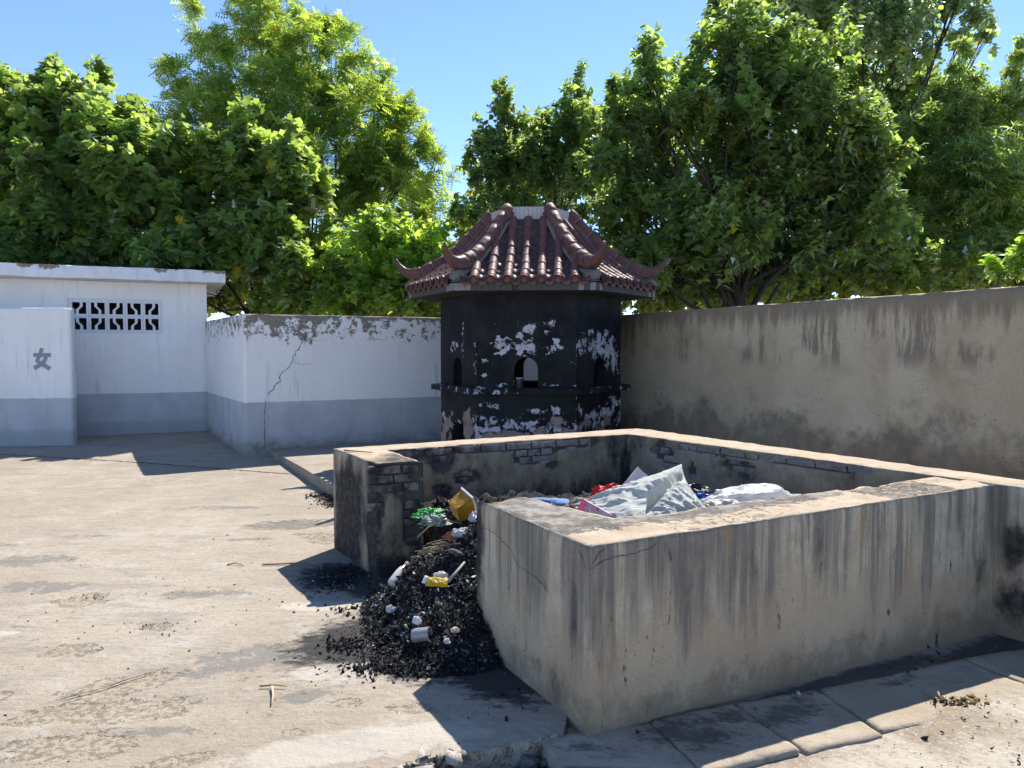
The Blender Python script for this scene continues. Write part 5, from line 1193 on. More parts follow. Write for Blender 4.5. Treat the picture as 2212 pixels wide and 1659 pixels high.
# --- recognisable pieces
def heapz(x, y): return float(heap_z(np.array([[x, y, 0.]]))[0])
def plastic(name, color, rough=.35, trans=.25, var=.12, weave=False):
    n = NT(name); f = n.noise(scale=14, detail=7, rough=.7)
    col = n.mix(n.ss(f, .35, .7), tuple(c * (1 - var) for c in color), tuple(min(1, c * (1 + var)) for c in color))
    h = n.noise(n.obj(), scale=24, detail=5, rough=.65, dist=.8)
    if weave:
        w1 = n.node('ShaderNodeTexWave', wave_type='BANDS', bands_direction='X'); n._in(w1.inputs[0], n.obj()); w1.inputs['Scale'].default_value = 55; w1.inputs['Distortion'].default_value = 1.5
        w2 = n.node('ShaderNodeTexWave', wave_type='BANDS', bands_direction='Y'); n._in(w2.inputs[0], n.obj()); w2.inputs['Scale'].default_value = 55; w2.inputs['Distortion'].default_value = 1.5
        h = n.m('ADD', n.m('MULTIPLY', h, 1.0), n.m('MULTIPLY', n.m('ADD', w1.outputs['Fac'], w2.outputs['Fac']), .10))
    m_ = n.principled(col, rough, n.bump(h, .012), .5)
    tr = n.node('ShaderNodeBsdfTranslucent'); n._in(tr.inputs[0], col); mx = n.node('ShaderNodeMixShader'); mx.inputs[0].default_value = trans
    n.t.links.new(n.b.outputs[0], mx.inputs[1]); n.t.links.new(tr.outputs[0], mx.inputs[2]); n.t.links.new(mx.outputs[0], n.out.inputs[0]); return m_
def crumple(name, loc, rad, seed, mat, label, cat, sub=4, amp=.5, scl=1.6, rz=0, flat=0.0, group=None, rot=None):
    bm = bmesh.new(); bmesh.ops.create_icosphere(bm, subdivisions=sub, radius=1); P = np.array([v.co[:] for v in bm.verts]); S_ = P + seed * 5.1
    rid = 1 - np.abs(fbm(S_, scl * 1.3, 3, seed + 2) - .5) * 4
    rid2 = 1 - np.abs(fbm(S_, scl * 3.4, 3, seed + 7) - .5) * 4
    k = 1 + amp * ((fbm(S_, scl * .6, 2, seed) - .5) * 2 + .55 * (rid - .5) + .26 * (rid2 - .5))
    Q = P * k[:, None] * np.array(rad)[None]; Q[:, 2] = np.where(Q[:, 2] < 0, Q[:, 2] * (.35 + flat), Q[:, 2])
    for v, p in zip(bm.verts, Q): v.co = Vector(p)
    me = bpy.data.meshes.new(name); bm.to_mesh(me); bm.free(); me.materials.append(mat)
    if 'cloth' in mat.name or 'thin' in mat.name: me.polygons.foreach_set('use_smooth', [True] * len(me.polygons))
    o = link(name, me); o.location = loc; o.rotation_euler = rot or (0, 0, rz); tag(o, label, cat, group); return o
# big woven sack: a pillow-shaped bag standing on one corner
def sack():
    nu, nv = 110, 90; U_, V_ = np.meshgrid(np.linspace(-1, 1, nu), np.linspace(-1, 1, nv), indexing='ij'); u, v = U_.ravel(), V_.ravel(); out = []; 
    hw, hh = .36, .46
    corner = (np.abs(u) * np.abs(v)) ** 1.5
    pin = 1 - .16 * (1 - u ** 2) * np.abs(v) ** 3; pin2 = 1 - .16 * (1 - v ** 2) * np.abs(u) ** 3
    x = u * hw * pin2; y = v * hh * pin
    th_ = .17 * np.clip((1 - np.abs(u) ** 2.3) * (1 - np.abs(v) ** 2.3), 0, 1) ** .5
    base = np.stack([x, y, x * 0], 1)
    ang = np.arctan2(v - 1.0, u - 1.0); rad = np.hypot(u - 1, v - 1); ang2 = np.arctan2(v + 1.0, u + 1.0); rad2 = np.hypot(u + 1, v + 1)
    rdg = lambda Q, s_, k_: np.clip(1 - np.abs(fbm(Q, s_, 3, k_) - .5) * 6, 0, 1) ** 1.5
    wr = .019 * rdg(np.stack([ang * 2.2, rad * .5, u * 0], 1), 3.0, 3) * np.exp(-((rad - .8) / .7) ** 2) + .019 * rdg(np.stack([ang2 * 2.2, rad2 * .5, u * 0], 1), 3.0, 8) * np.exp(-((rad2 - .7) / .7) ** 2)
    wr += .075 * (fbm(base, 3.0, 3, 4) - .5) + .012 * rdg(base * [1, 2.0, 1], 5.5, 14) + .003 * rdg(base, 20, 24)
    fade = np.clip((1 - np.maximum(np.abs(u), np.abs(v))) * 7, 0, 1)
    top = np.stack([x, y, th_ + wr * fade], 1); bot = np.stack([x, y, -th_ * .8 - .5 * wr * fade + .001 * fade], 1)
    # a deep fold across the upper left
    fold = np.exp(-(((u * .75 + v * .55) - .05 + .1 * u * u) / .10) ** 2) * sstep(u, .7, -.2); top[:, 2] -= .09 * fold * fade
    Vt = np.concatenate([top, bot]); Ft = np.concatenate([gridf(nu, nv), gridf(nu, nv, nu * nv, True)])
    return Vt, Ft
M_SACK = plastic('pale_woven_plastic', (0.66, 0.68, 0.63), .42, .35, weave=True)
sk_ = thing('sack', (.855, 4.86, .47), 'large crumpled pale woven sack lying on the rubbish with one corner sticking up', 'sack')
V, F = sack(); me = mesh('bag', V, F, M_SACK, smooth=True); weld(me, .0008)
me.transform(Matrix.Rotation(R(-20), 4, 'Z') @ Matrix.Rotation(R(36), 4, 'X') @ Matrix.Rotation(R(-56), 4, 'Z'))
me.update(); o = link('bag', me, sk_); o.location = (-.02, 0, .02)
M_SACKD = plastic('pale_green_lining', (0.42, 0.45, 0.33), .6)
# spread skirt of the same sack running left
def drape(name, L, W, hfun, mat, n=70, m=50, parent=None):
    X, Y = np.meshgrid(np.linspace(0, 1, n), np.linspace(0, 1, m), indexing='ij'); u, v = X.ravel(), Y.ravel(); P = np.stack([u * L, (v - .5) * W * (1 - .3 * u), u * 0], 1); P[:, 2] = hfun(u, v, P)
    edge = np.minimum.reduce([u, 1 - u, v, 1 - v]); P[:, 1] += .03 * (fbm(P, 9, 3, 3) - .5); P[:, 0] += .04 * (fbm(P, 8, 3, 13) - .5)
    me = mesh(name, P, gridf(n, m), mat, smooth=True); return me
me = drape('bag_skirt', .50, .36, lambda u, v, P: .14 * (1 - u) ** .7 * np.sin(math.pi * np.clip(v, 0.03, .97)) ** .6 + .05 * (1 - np.abs(fbm(P * [1, 3, 1], 6, 3, 2) - .5) * 4) * .5 * (1 - .3 * u), M_SACK)
o = link('bag_skirt', me, sk_); o.rotation_euler = (0, 0, R(172)); o.location = (-.02, -.08, .03)
crumple('plastic_bag', (1.66, 5.22, .52), (.38, .17, .12), 21, plastic('thin_white_plastic', (.80, .81, .81), .22, .5), 'crumpled white plastic bag at the right of the sack in the pit', 'plastic bag', amp=.5, scl=1.7, rz=R(18), sub=5)
crumple('plastic_bag', (1.42, 5.05, .52), (.15, .09, .075), 22, plastic('offwhite_plastic', (.62, .57, .53), .35), 'small off-white bag between the blue bag and the large white bag', 'plastic bag', amp=.5, scl=2.2)
crumple('plastic_bag', (1.30, 5.22, .52), (.085, .08, .10), 23, plastic('shiny_blue_plastic', (.008, .09, .36), .12), 'shiny deep blue bag behind the right side of the sack', 'plastic bag', amp=.45)
crumple('plastic_bag', (1.30, 5.38, .56), (.09, .07, .07), 29, plastic('dark_plastic', (.02, .022, .03), .25), 'black plastic scrap behind the shiny blue bag', 'plastic bag', amp=.6, scl=2.2)
crumple('plastic_bag', (1.62, 4.93, .50), (.13, .06, .055), 24, plastic('greenish_print_plastic', (.40, .44, .36), .35), 'grey-green printed wrapper in front of the large white bag', 'wrapper', amp=.5, scl=2.4, rz=R(10))
crumple('plastic_bag', (.655, 5.36, .57), (.10, .07, .085), 25, plastic('bright_red_plastic', (.62, .012, .010), .3), 'bright red crumpled bag behind the left end of the sack', 'plastic bag', amp=.55, scl=2.0)
crumple('plastic_bag', (.57, 5.16, .53), (.075, .05, .055), 26, plastic('red_white_plastic', (.55, .06, .05), .3, var=.6), 'red and white wrapper below the bright red bag', 'wrapper', amp=.55, scl=2.3)
crumple('cloth', (.23, 5.35, .50), (.19, .09, .055), 27, plastic('pale_blue_cloth', (.16, .27, .52), .8), 'pale blue cloth lying flat at the left of the rubbish', 'cloth', amp=.4, scl=1.5, rz=R(-8))
crumple('cloth', (.44, 5.05, .52), (.11, .08, .07), 28, plastic('brown_grey_cloth', (.24, .20, .155), .85, var=.5), 'brown and grey rag among sticks at the left of the sack', 'rag', amp=.6, scl=2.2)
crumple('plastic_bag', (.33, 5.02, .49), (.07, .04, .04), 36, plastic('white_scrap_plastic', (.6, .6, .58), .4), 'white scrap between the blue cloth and the brown rag', 'scrap', amp=.6, scl=2.2)
crumple('plastic_bag', (-.57, 5.22, .455), (.10, .06, .042), 30, plastic('bright_green_plastic', (.05, .36, .07), .3), 'bright green torn bag in the opening of the pit', 'plastic bag', amp=.6, scl=2.2)
crumple('plastic_bag', (-.50, 5.08, .44), (.09, .06, .045), 31, plastic('grey_green_plastic', (.30, .36, .30), .3, var=.5), 'grey translucent film hanging below the green bag', 'plastic film', amp=.6, scl=2.6)
crumple('wrapper', (-.345, 4.86, heapz(-.345, 4.86) + .04), (.075, .04, .032), 32, plastic('orange_film', (.62, .17, .06), .3, var=.4), 'orange wrapper in front of the amber tub', 'wrapper', amp=.6, scl=2.4)
crumple('wrapper', (-.235, 4.93, .50), (.05, .04, .05), 33, plastic('clear_film', (.55, .55, .55), .15), 'clear plastic cup crushed beside the amber tub', 'cup', amp=.45, scl=2.0)
crumple('wrapper', (-.25, 4.80, heapz(-.25, 4.80) + .02), (.045, .03, .03), 34, plastic('lilac_film', (.28, .27, .55), .3), 'lilac scrap against the broken end of the near wall', 'scrap', amp=.5, scl=2.2)
crumple('wrapper', (-.30, 4.58, heapz(-.30, 4.58) + .02), (.06, .04, .035), 35, plastic('white_ash_paper', (.5, .5, .5), .8), 'white burnt paper on the upper slope of the spill', 'paper', amp=.6, scl=2.4)
# amber tub lying on its side, white inside
M_AMB = plastic('amber_plastic', (.55, .27, .02), .35, var=.25); M_WHT = simple('white_plastic_inside', (.70, .69, .66), .4, .5)
tub = thing('tub', (-.33, 5.02, .56), 'amber plastic tub tipped on its side, white inside, in the pit opening', 'tub')
def frustum(w0, d0, w1, d1, h, t, inner):
    V = []; s = [(-1, -1), (1, -1), (1, 1), (-1, 1)]
    for w, d, z in ((w0, d0, 0), (w1, d1, h)):
        for a, b_ in s: V.append((a * w / 2, b_ * d / 2, z))
    if not inner: F = [(0, 1, 5, 4), (1, 2, 6, 5), (2, 3, 7, 6), (3, 0, 4, 7), (3, 2, 1, 0)]
    else: F = [(4, 5, 1, 0), (5, 6, 2, 1), (6, 7, 3, 2), (7, 4, 0, 3), (0, 1, 2, 3)]
    return V, F
TM = Matrix.Rotation(R(28), 4, 'Z') @ Matrix.Rotation(R(62), 4, 'Y') @ Matrix.Rotation(R(24), 4, 'Z')
V, F = frustum(.125, .095, .155, .12, .13, 0, False); me = mesh('body', V, F, M_AMB); me.transform(TM @ Matrix.Translation((0, 0, -.06))); link('body', me, tub)
V, F = frustum(.118, .088, .147, .112, .125, 0, True); me = mesh('inside', V, F, M_WHT); me.transform(TM @ Matrix.Translation((0, 0, -.054))); link('inside', me, tub)
mb = MB(); a, b_ = .155 / 2, .12 / 2
for x0, x1, y0, y1 in ((-a - .008, a + .008, -b_ - .008, -b_ + .004), (-a - .008, a + .008, b_ - .004, b_ + .008), (-a - .008, -a + .004, -b_ + .004, b_ - .004), (a - .004, a + .008, -b_ + .004, b_ - .004)): mb.box(x0, x1, y0, y1, .060, .072)
me = mb.mesh('rim', M_WHT); me.transform(TM); link('rim', me, tub)
# yellow packet
M_YEL = plastic('yellow_foil_packet', (.70, .47, .02), .3, var=.25)
def packet(L, W, T, n=22, m=14):
    X, Y = np.meshgrid(np.linspace(-1, 1, n), np.linspace(-1, 1, m), indexing='ij'); u, v = X.ravel(), Y.ravel()
    th_ = T * np.clip((1 - u ** 4) * (1 - v ** 4), 0, 1) ** .5; P = np.stack([u * L / 2, v * W / 2, u * 0], 1); w = .18 * T * (fbm(P, 60, 3, 2) - .5) * 2
    top = P.copy(); top[:, 2] = th_ + w; bot = P.copy(); bot[:, 2] = -th_ + w
    top[:, 2] += .0 ; return np.concatenate([top, bot]), np.concatenate([gridf(n, m), gridf(n, m, n * m, True)])
yp = thing('snack_packet', (-.42, 4.25, heapz(-.42, 4.25) + .03), 'flattened yellow packet lying on the black spill', 'packet')
V, F = packet(.125, .058, .016); me = mesh('packet', V, F, M_YEL); me.transform(Matrix.Rotation(R(-12), 4, 'Z') @ Matrix.Rotation(R(38), 4, 'X')); link('packet', me, yp)
V, F = packet(.03, .045, .006, 8, 8); me = mesh('torn_end', V, F, M_WHT); me.transform(Matrix.Translation((-.068, .012, .012)) @ Matrix.Rotation(R(-40), 4, 'Z') @ Matrix.Rotation(R(50), 4, 'X')); link('torn_end', me, yp)
# grey tin lying on its side, open end towards the right
M_TIN = simple('dulled_grey_tin', (.30, .30, .295), .45, .5, .35, 20, Metallic=.4)
can = thing('tin_can', (-.47, 3.93, heapz(-.47, 3.93) + .035), 'small grey tin lying on its side at the foot of the spill', 'tin can')
V, F = lathe([(0, .002), (.033, .002), (.037, 0), (.037, .004), (.036, .085), (.039, .088), (.039, .092), (.034, .091), (.034, .075), (0, .072)], 30)
CM = Matrix.Rotation(R(-12), 4, 'Z') @ Matrix.Rotation(R(80), 4, 'Y') @ Matrix.Translation((0, 0, -.045)); me = mesh('can', V, F, M_TIN, smooth=False); me.transform(CM); link('can', me, can)
crumple('scrap_of_paper', (-.50, 3.98, heapz(-.5, 3.98) + .07), (.022, .016, .030), 41, simple('white_paper', (.62, .62, .60), .8), 'white paper scrap standing behind the grey tin', 'paper', sub=4, amp=.5, scl=2.2)
crumple('scrap_of_paper', (-.69, 4.32, heapz(-.69, 4.32) + .03), (.022, .018, .030), 42, simple('ashy_white_paper', (.55, .56, .57), .8), 'greyish white crumpled scrap left of the spill middle', 'paper', sub=4, amp=.6, scl=2.4)
crumple('scrap_of_paper', (-.295, 3.92, heapz(-.295, 3.92) + .02), (.020, .016, .018), 43, simple('pinkish_paper', (.60, .50, .44), .8), 'pinkish scrap right of the grey tin', 'paper', sub=4, amp=.6, scl=2.4)
crumple('scrap_of_paper', (-.33, 3.85, heapz(-.33, 3.85) + .02), (.018, .014, .018), 44, simple('pale_pink_paper', (.62, .50, .45), .8), 'pale scrap near the lowest end of the spill', 'paper', sub=4, amp=.6, scl=2.4)
crumple('scrap_of_paper', (-.40, 4.31, heapz(-.40, 4.31) + .03), (.045, .02, .022), 45, simple('dirty_white_plastic', (.50, .50, .48), .5), 'dirty white scrap above the yellow packet', 'scrap', sub=4, amp=.5, scl=2.2)
# clear bottle half buried
M_GLASS = NT('scuffed_clear_plastic').principled((.52, .50, .46), .2, None, .6, Alpha=1.0)
bot = thing('bottle', (-.70, 4.72, heapz(-.70, 4.72) + .03), 'scuffed clear bottle lying between the sooty stub and the spill', 'bottle')
V, F = lathe([(0, 0), (.028, 0), (.031, .008), (.031, .10), (.026, .13), (.013, .155), (.012, .175)], 24); me = mesh('bottle_body', V, F, M_GLASS, smooth=True); BMx = Matrix.Rotation(R(62), 4, 'Z') @ Matrix.Rotation(R(62), 4, 'Y') @ Matrix.Translation((0, 0, -.09)); me.transform(BMx); link('bottle_body', me, bot)
V, F = lathe([(0, .190), (.015, .190), (.0155, .172), (.0125, .170)], 20); me = mesh('bottle_cap', V, F, simple('tan_cap', (.42, .28, .18), .5), smooth=False); me.transform(BMx); link('bottle_cap', me, bot)
# pink patterned carton and white board behind the sack
def mat_carton():
    n = NT('pink_printed_card'); o_ = n.obj(); v = n.vor(o_, scale=26, out='Distance'); c = n.vor(o_, scale=26, out='Color')
    ring = n.ss(n.m('ABSOLUTE', n.m('SUBTRACT', v, .32)), .05, .09, 1, 0)
    base = n.mix(n.ss(n.noise(o_, scale=9, detail=2), .42, .5), (.66, .62, .68), (.62, .36, .48))
    col = n.mix(n.m('MULTIPLY', ring, .8), base, n.mix(n.ss(n.xyz(c)[0], .45, .5), (.55, .05, .16), (.22, .32, .55)))
    return n.principled(col, .6, None, .3)
cart = thing('carton', (.475, 4.30, .655), 'pink patterned cardboard box corner poking up in front of the sack', 'carton')
mb = MB(); mb.box(-.085, .085, -.0, .10, -.13, .05); me = mb.mesh('box', mat_carton()); me.transform(Matrix.Rotation(R(10), 4, 'Z') @ Matrix.Rotation(R(30), 4, 'Y')); link('box', me, cart)
mb = MB(); mb.box(-.0875, -.0853, .002, .098, -.128, .048); me = mb.mesh('side', simple('pink_card', (.68, .08, .20), .55)); me.transform(Matrix.Rotation(R(10), 4, 'Z') @ Matrix.Rotation(R(30), 4, 'Y')); link('side', me, cart)
me = gbox(-.14, .14, -.012, .012, -.14, .12, .03, .006); me.name = 'foam_board'; me.materials.append(simple('pinkish_white_foam', (.66, .58, .58), .7)); me.transform(Matrix.Rotation(R(-10), 4, 'Z') @ Matrix.Rotation(R(40), 4, 'Y') @ Matrix.Rotation(R(-15), 4, 'X')); o = link('foam_board', me); o.location = (.93, 5.45, .58)
tag(o, 'pinkish white foam board sticking up behind the sack', 'board')
# sticks and straw
M_WOOD = simple('dry_twig_bark', (.30, .21, .13), .9, .1, .35, 30); M_STRAW = simple('dry_straw', (.42, .33, .19), .85, .1, .3, 30)
def stick(name, pts, r_, mat, label, cat, group=None):
    c = Vector(pts[0]); mb = MB(); n = len(pts); mb.tube([Vector(p) - c for p in pts], [r_ * (1 - .5 * i / (n - 1)) for i in range(n)], 6); o = link(name, mb.mesh(name, mat, True)); o.location = c; tag(o, label, cat, group); return o
rr = random.Random(12); mb = MB()
for k in range(130):
    x, y = rr.uniform(-.68, -.38), rr.uniform(4.78, 5.15); z = heapz(x, y) + rr.uniform(.03, .09); a = rr.uniform(-.9, .7); L = rr.uniform(.05, .17)
    p0 = Vector((x, y, z)); p2 = p0 + Vector((math.cos(a) * L, math.sin(a) * L * .6, rr.uniform(-.05, .03))); pm = (p0 + p2) / 2 + Vector((rr.uniform(-.01, .01), 0, rr.uniform(-.01, .02))); mb.tube([p0, pm, p2], rr.uniform(.0012, .0034), 4)
for k in range(70):
    x, y = rr.uniform(.15, .55), rr.uniform(4.75, 5.2); z = heapz(x, y) + rr.uniform(.01, .07); a = rr.uniform(-2.9, -.1); L = rr.uniform(.05, .2)
    p0 = Vector((x, y, z)); p2 = p0 + Vector((math.cos(a) * L, math.sin(a) * L * .6, rr.uniform(-.04, .05))); mb.tube([p0, (p0 + p2) / 2 + Vector((0, 0, .012)), p2], rr.uniform(.0012, .0035), 4)
o = link('dry_straw', mb.mesh('dry_straw', M_STRAW)); tag(o, 'tangle of dry straw and thin twigs in the pit rubbish', 'straw', kind='stuff')
stick('twig', [(-1.84, 5.60, .012), (-1.70, 5.62, .012), (-1.53, 5.62, .020), (-1.42, 5.62, .016), (-1.38, 5.52, .012)], .007, M_WOOD, 'forked dry twig lying on the yard left of the pit', 'twig')
stick('twig', [(-2.10, 5.60, .010), (-2.05, 5.63, .016), (-1.97, 5.58, .010)], .006, M_WOOD, 'short bent twig left of the forked twig', 'twig')
stick('twig', [(-1.13, 3.55, .012), (-1.10, 3.47, .012), (-1.075, 3.37, .010)], .006, simple('pale_peeled_wood', (.55, .42, .28), .8), 'pale peeled stick on the yard in the foreground', 'twig')
stick('twig', [(-1.19, 3.56, .010), (-1.12, 3.565, .014), (-1.06, 3.555, .012)], .005, M_WOOD, 'tiny twig touching the pale peeled stick', 'twig')
stick('twig', [(.875, 2.905, -.075), (.91, 2.87, -.07), (.94, 2.83, -.07)], .006, simple('orange_stick_wood', (.58, .36, .16), .8), 'orange-brown stick below the slab edge in the foreground', 'twig')
stick('branch', [(-1.30, 5.93, .815), (-1.18, 5.84, .818), (-1.05, 5.77, .82)], .007, simple('reddish_branch', (.35, .17, .10), .8), 'thin reddish branch lying on top of the stub wall', 'branch')
stick('branch', [(-.36, 4.25, heapz(-.36, 4.25) + .02), (-.32, 4.29, heapz(-.32, 4.29) + .035), (-.27, 4.34, heapz(-.27, 4.34) + .03)], .012, simple('ashy_bone_stick', (.36, .33, .29), .8), 'ashy grey stick right of the yellow packet', 'branch')
stick('branch', [(-.62, 5.02, .36), (-.55, 5.0, .43), (-.45, 5.05, .47), (-.33, 5.0, .455)], .007, simple('yellowish_branch', (.40, .29, .15), .8), 'curved yellowish branch under the straw in the opening', 'branch')
# dry leaves gathered at the foot of the apron and slabs
q = np.concatenate([np.stack([-2.0 + r.normal(0, .07, 160) + .55 * t_, 8.15 - 1.0 * t_ + r.normal(0, .1, 160), np.zeros(160)], 1) for t_ in (-.15, .1, .3)]); q[:, 2] = yard_z(q) + .004
shards('leaf_litter', q, (.005, .018), [((.13, .09, .05), 20), ((.06, .05, .03), 20), ((.3, .22, .12), 6)], 'dry leaf litter at the foot of the raised apron', 'leaf litter', 8, .3)
q = np.stack([r.normal(2.10, .07, 130), r.normal(3.56, .025, 130), np.zeros(130)], 1); q[:, 2] = slabz(q[:, 0], q[:, 1]) + .003
shards('leaf_litter', q, (.004, .018), [((.22, .15, .07), 20), ((.10, .07, .04), 10), ((.40, .30, .16), 8)], 'little patch of dry needles on the slab joint at the right', 'leaf litter', 9, .3)
# ================================================================ trees
LEAFMATS = dict(
  mulberry=mat_leaf('mulberry_leaf', (.072, .115, .034), (.46, .62, .10)),
  toon=mat_leaf('toon_leaflet', (.062, .11, .022), (.50, .66, .06)),
  bush=mat_leaf('bright_bush_leaf', (.10, .17, .028), (.56, .78, .08)),
  dark=mat_leaf('dark_mulberry_leaf', (.050, .082, .028), (.38, .53, .085)),
  poplar=mat_leaf('poplar_leaf', (.085, .135, .04), (.44, .62, .10), gloss=.16),
  willow=mat_leaf('willow_leaf', (.10, .15, .045), (.50, .66, .11)),
  rear=mat_leaf('rear_wood_leaf', (.050, .08, .024), (.44, .56, .07)))
M_BARK = simple('grey_brown_bark', (.055, .045, .036), .95, .1, .4, 22, .01)
TPL = {
 'broad': (np.array([(0, 0, 0), (.30, .42, .06), (.30, -.42, .06), (.62, .20, .0), (.62, -.20, .0), (1.0, 0, -.16), (.5, 0, -.03)], float), np.array([(0, 2, 6), (0, 6, 1), (6, 3, 1), (6, 2, 4), (6, 5, 3), (6, 4, 5)])),
 'lobed': (np.array([(0, 0, 0), (.22, .50, .05), (.48, .24, .03), (.62, .40, .0), (1.0, 0, -.18), (.62, -.40, 0), (.48, -.24, .03), (.22, -.50, .05), (.42, 0, -.03)], float), np.array([(0, 8, 1), (8, 2, 1), (8, 3, 2), (8, 4, 3), (8, 5, 4), (8, 6, 5), (8, 7, 6), (8, 0, 7)])),
 'round': (np.array([(0, 0, 0), (.2, .42, .03), (.6, .38, .0), (1.0, 0, -.08), (.6, -.38, 0), (.2, -.42, .03)], float), np.array([(0, 2, 1), (0, 3, 2), (0, 4, 3), (0, 5, 4)])),
 'narrow': (np.array([(0, 0, 0), (.45, .13, .02), (1.0, 0, -.15), (.45, -.13, .02)], float), np.array([(0, 2, 1), (0, 3, 2)])),
}
def pinnate(pairs=5):
    V = []; F = []
    for i in range(pairs):
        x = .12 + .80 * i / (pairs - 1); d = -.20 * x * x; L = .36 * (1 - .35 * abs(i / (pairs - 1) - .45) * 1.6)
        for s in (1, -1):
            b = len(V); V += [(x, 0, d), (x + .135, s * L * .5, d + .02), (x + .15, s * L, d - .05), (x - .03, s * L * .55, d - .01)]
            F += [(b, b + 1, b + 2), (b, b + 2, b + 3)] if s > 0 else [(b, b + 2, b + 1), (b, b + 3, b + 2)]
    b = len(V); V += [(.93, .02, -.18), (1.12, 0, -.28), (.93, -.02, -.18)]; F.append((b, b + 2, b + 1)); return np.array(V, float), np.array(F)
TPL['pinnate'] = pinnate()
def rotframe(d, up, r):
    """leaf frames: x along d, z roughly up"""
    d = d / np.linalg.norm(d, axis=1)[:, None]; y = np.cross(up, d); n = np.linalg.norm(y, axis=1)[:, None]; y = y / np.maximum(n, 1e-4); z = np.cross(d, y); return d, y, z
def tree(name, label, cat, lobes, base, kind, leaf, L, dens, seed, group=None, shoot=(.35, .75), perl=13, ysp=.8, droop=.35, aspect=1.0, trunk_r=.11, upb=.55, shell=.62, yellow=.012, inner=.25, hang=0.0, lean=.35, clus=9, mass=False):
    r = np.random.default_rng(seed); t = None if mass else thing(name, base, label, cat, group); base = np.array(base, float)
    S0 = []; SD = []; SL = []; lob = []
    zm = float(np.mean([l[2] for l in lobes]))
    for (x, y, z, rad) in lobes:
        y0_ = y; y = y + r.uniform(-ysp, ysp) + lean * (z - zm); k = y / y0_; c = np.array([x * k, y, 1.6 + (z - 1.6) * k]); rad = rad * k; lob.append((c, rad))
        n = max(22 if rad < .42 else 9, int(dens * rad * rad)); nc = max(3, n // clus); dc = r.normal(size=(nc, 3)); dc /= np.linalg.norm(dc, axis=1)[:, None]; dc[:, 2] = np.where(dc[:, 2] < -.5, -dc[:, 2] * .5, dc[:, 2])
        rc = (shell + (1.10 - shell) * r.random(nc) ** .8) * np.where(r.random(nc) < .16, 1.24, 1.0); ci = r.integers(0, nc, n)
        d = dc[ci] + r.normal(0, .17, (n, 3)) / max(rad, .5); d /= np.linalg.norm(d, axis=1)[:, None]
        rr_ = rad * rc[ci] * (1 + .06 * r.normal(size=n)) * (1 + .40 * (fbm(d * 1.0 + seed + len(lob) * 3.3, 1.9, 3, seed) - .5) * 2)
        S0.append(c + d * rr_[:, None] * ([1, .95, 1] if rad > .42 else [.8, .8, 2.4]) * .93); ax_ = dc * .8 + r.normal(0, .22, (nc, 3)) + [0, 0, upb]; sdv = ax_[ci] + r.normal(0, .28, (n, 3)); SD.append(sdv / np.linalg.norm(sdv, axis=1)[:, None]); SL.append(r.uniform(*shoot, n) * min(1, .45 + rad * .6))
        m = int(n * inner); d = r.normal(size=(m, 3)); d /= np.linalg.norm(d, axis=1)[:, None]; S0.append(c + d * (rad * r.random(m) ** .4 * .65)[:, None]); SD.append(r.normal(size=(m, 3)) + 1e-3); SD[-1] /= np.linalg.norm(SD[-1], axis=1)[:, None]; SL.append(r.uniform(*shoot, m) * .8)
    S0 = np.concatenate(S0); SD = np.concatenate(SD); SL = np.concatenate(SL); n = len(S0)
    S0 -= SD * (SL * .55)[:, None]
    # leaves along each shoot
    k = perl; tt = (np.arange(k)[None] + r.random((n, k))) / k; axis = np.repeat(SD[:, None], k, 1).copy(); axis[:, :, 2] -= hang * tt ** 1.5
    pos = S0[:, None] + SD[:, None] * (tt * SL[:, None])[..., None]; pos[:, :, 2] -= (hang + .12) * (tt ** 2) * SL[:, None]
    az = r.uniform(0, 2 * np.pi, (n, 1)) + np.arange(k)[None] * 2.4 + r.normal(0, .3, (n, k))
    a1 = np.cross(SD, [0.1, .2, 1.0]); a1 /= np.linalg.norm(a1, axis=1)[:, None]; a2 = np.cross(SD, a1)
    side = a1[:, None] * np.cos(az)[..., None] + a2[:, None] * np.sin(az)[..., None]
    ld = side * .9 + axis * (.35 + .5 * tt[..., None]); ld[:, :, 2] -= droop + .25 * r.random((n, k)); ld = ld.reshape(-1, 3); ld += r.normal(0, .18, ld.shape)
    pos = pos.reshape(-1, 3); N = len(pos)
    up = np.tile([0., 0., 1.], (N, 1)) + r.normal(0, .42, (N, 3)) + .35 * side.reshape(-1, 3)
    X, Y, Z = rotframe(ld, up, r); s = L * (1.12 - .5 * tt.reshape(-1) ** 2) * r.uniform(.65, 1.25, N)
    tv, tf = TPL[leaf]; q = len(tv)
    tvr = tv[None] * np.stack([s, s * aspect, s * r.uniform(.5, 1.6, N)], 1)[:, None]
    V = pos[:, None] + tvr[..., 0:1] * X[:, None] + tvr[..., 1:2] * Y[:, None] + tvr[..., 2:3] * Z[:, None]
    F = (tf[None] + (np.arange(N) * q)[:, None, None]).reshape(-1, 3)
    sh = np.repeat(r.random(n), k); tint = np.clip(.55 * sh + .45 * r.random(N), 0, .97) ; tint[r.random(N) < yellow] = 1.0
    keep = ~((pos[:, 0] < -5.0) & (pos[:, 2] < 3.15) & (pos[:, 1] < 17.6)) & ~((pos[:, 2] < 2.35) & (((pos[:, :2] - W0) @ v2(-dW[1], dW[0]) < .5) | (pos[:, 0] * .907 + (pos[:, 1] - 13.5) * .421 < 1.1)) & (pos[:, 1] < 14.2))
    V = V[keep]; N = int(keep.sum()); F = (tf[None] + (np.arange(N) * q)[:, None, None]).reshape(-1, 3); tint = tint[keep]
    me = mesh('crown', V.reshape(-1, 3), F, LEAFMATS[kind], {'tint': np.repeat(tint, q)}); 
    if mass: me.name = name; return tag(link(name, me), label, cat, kind='stuff')
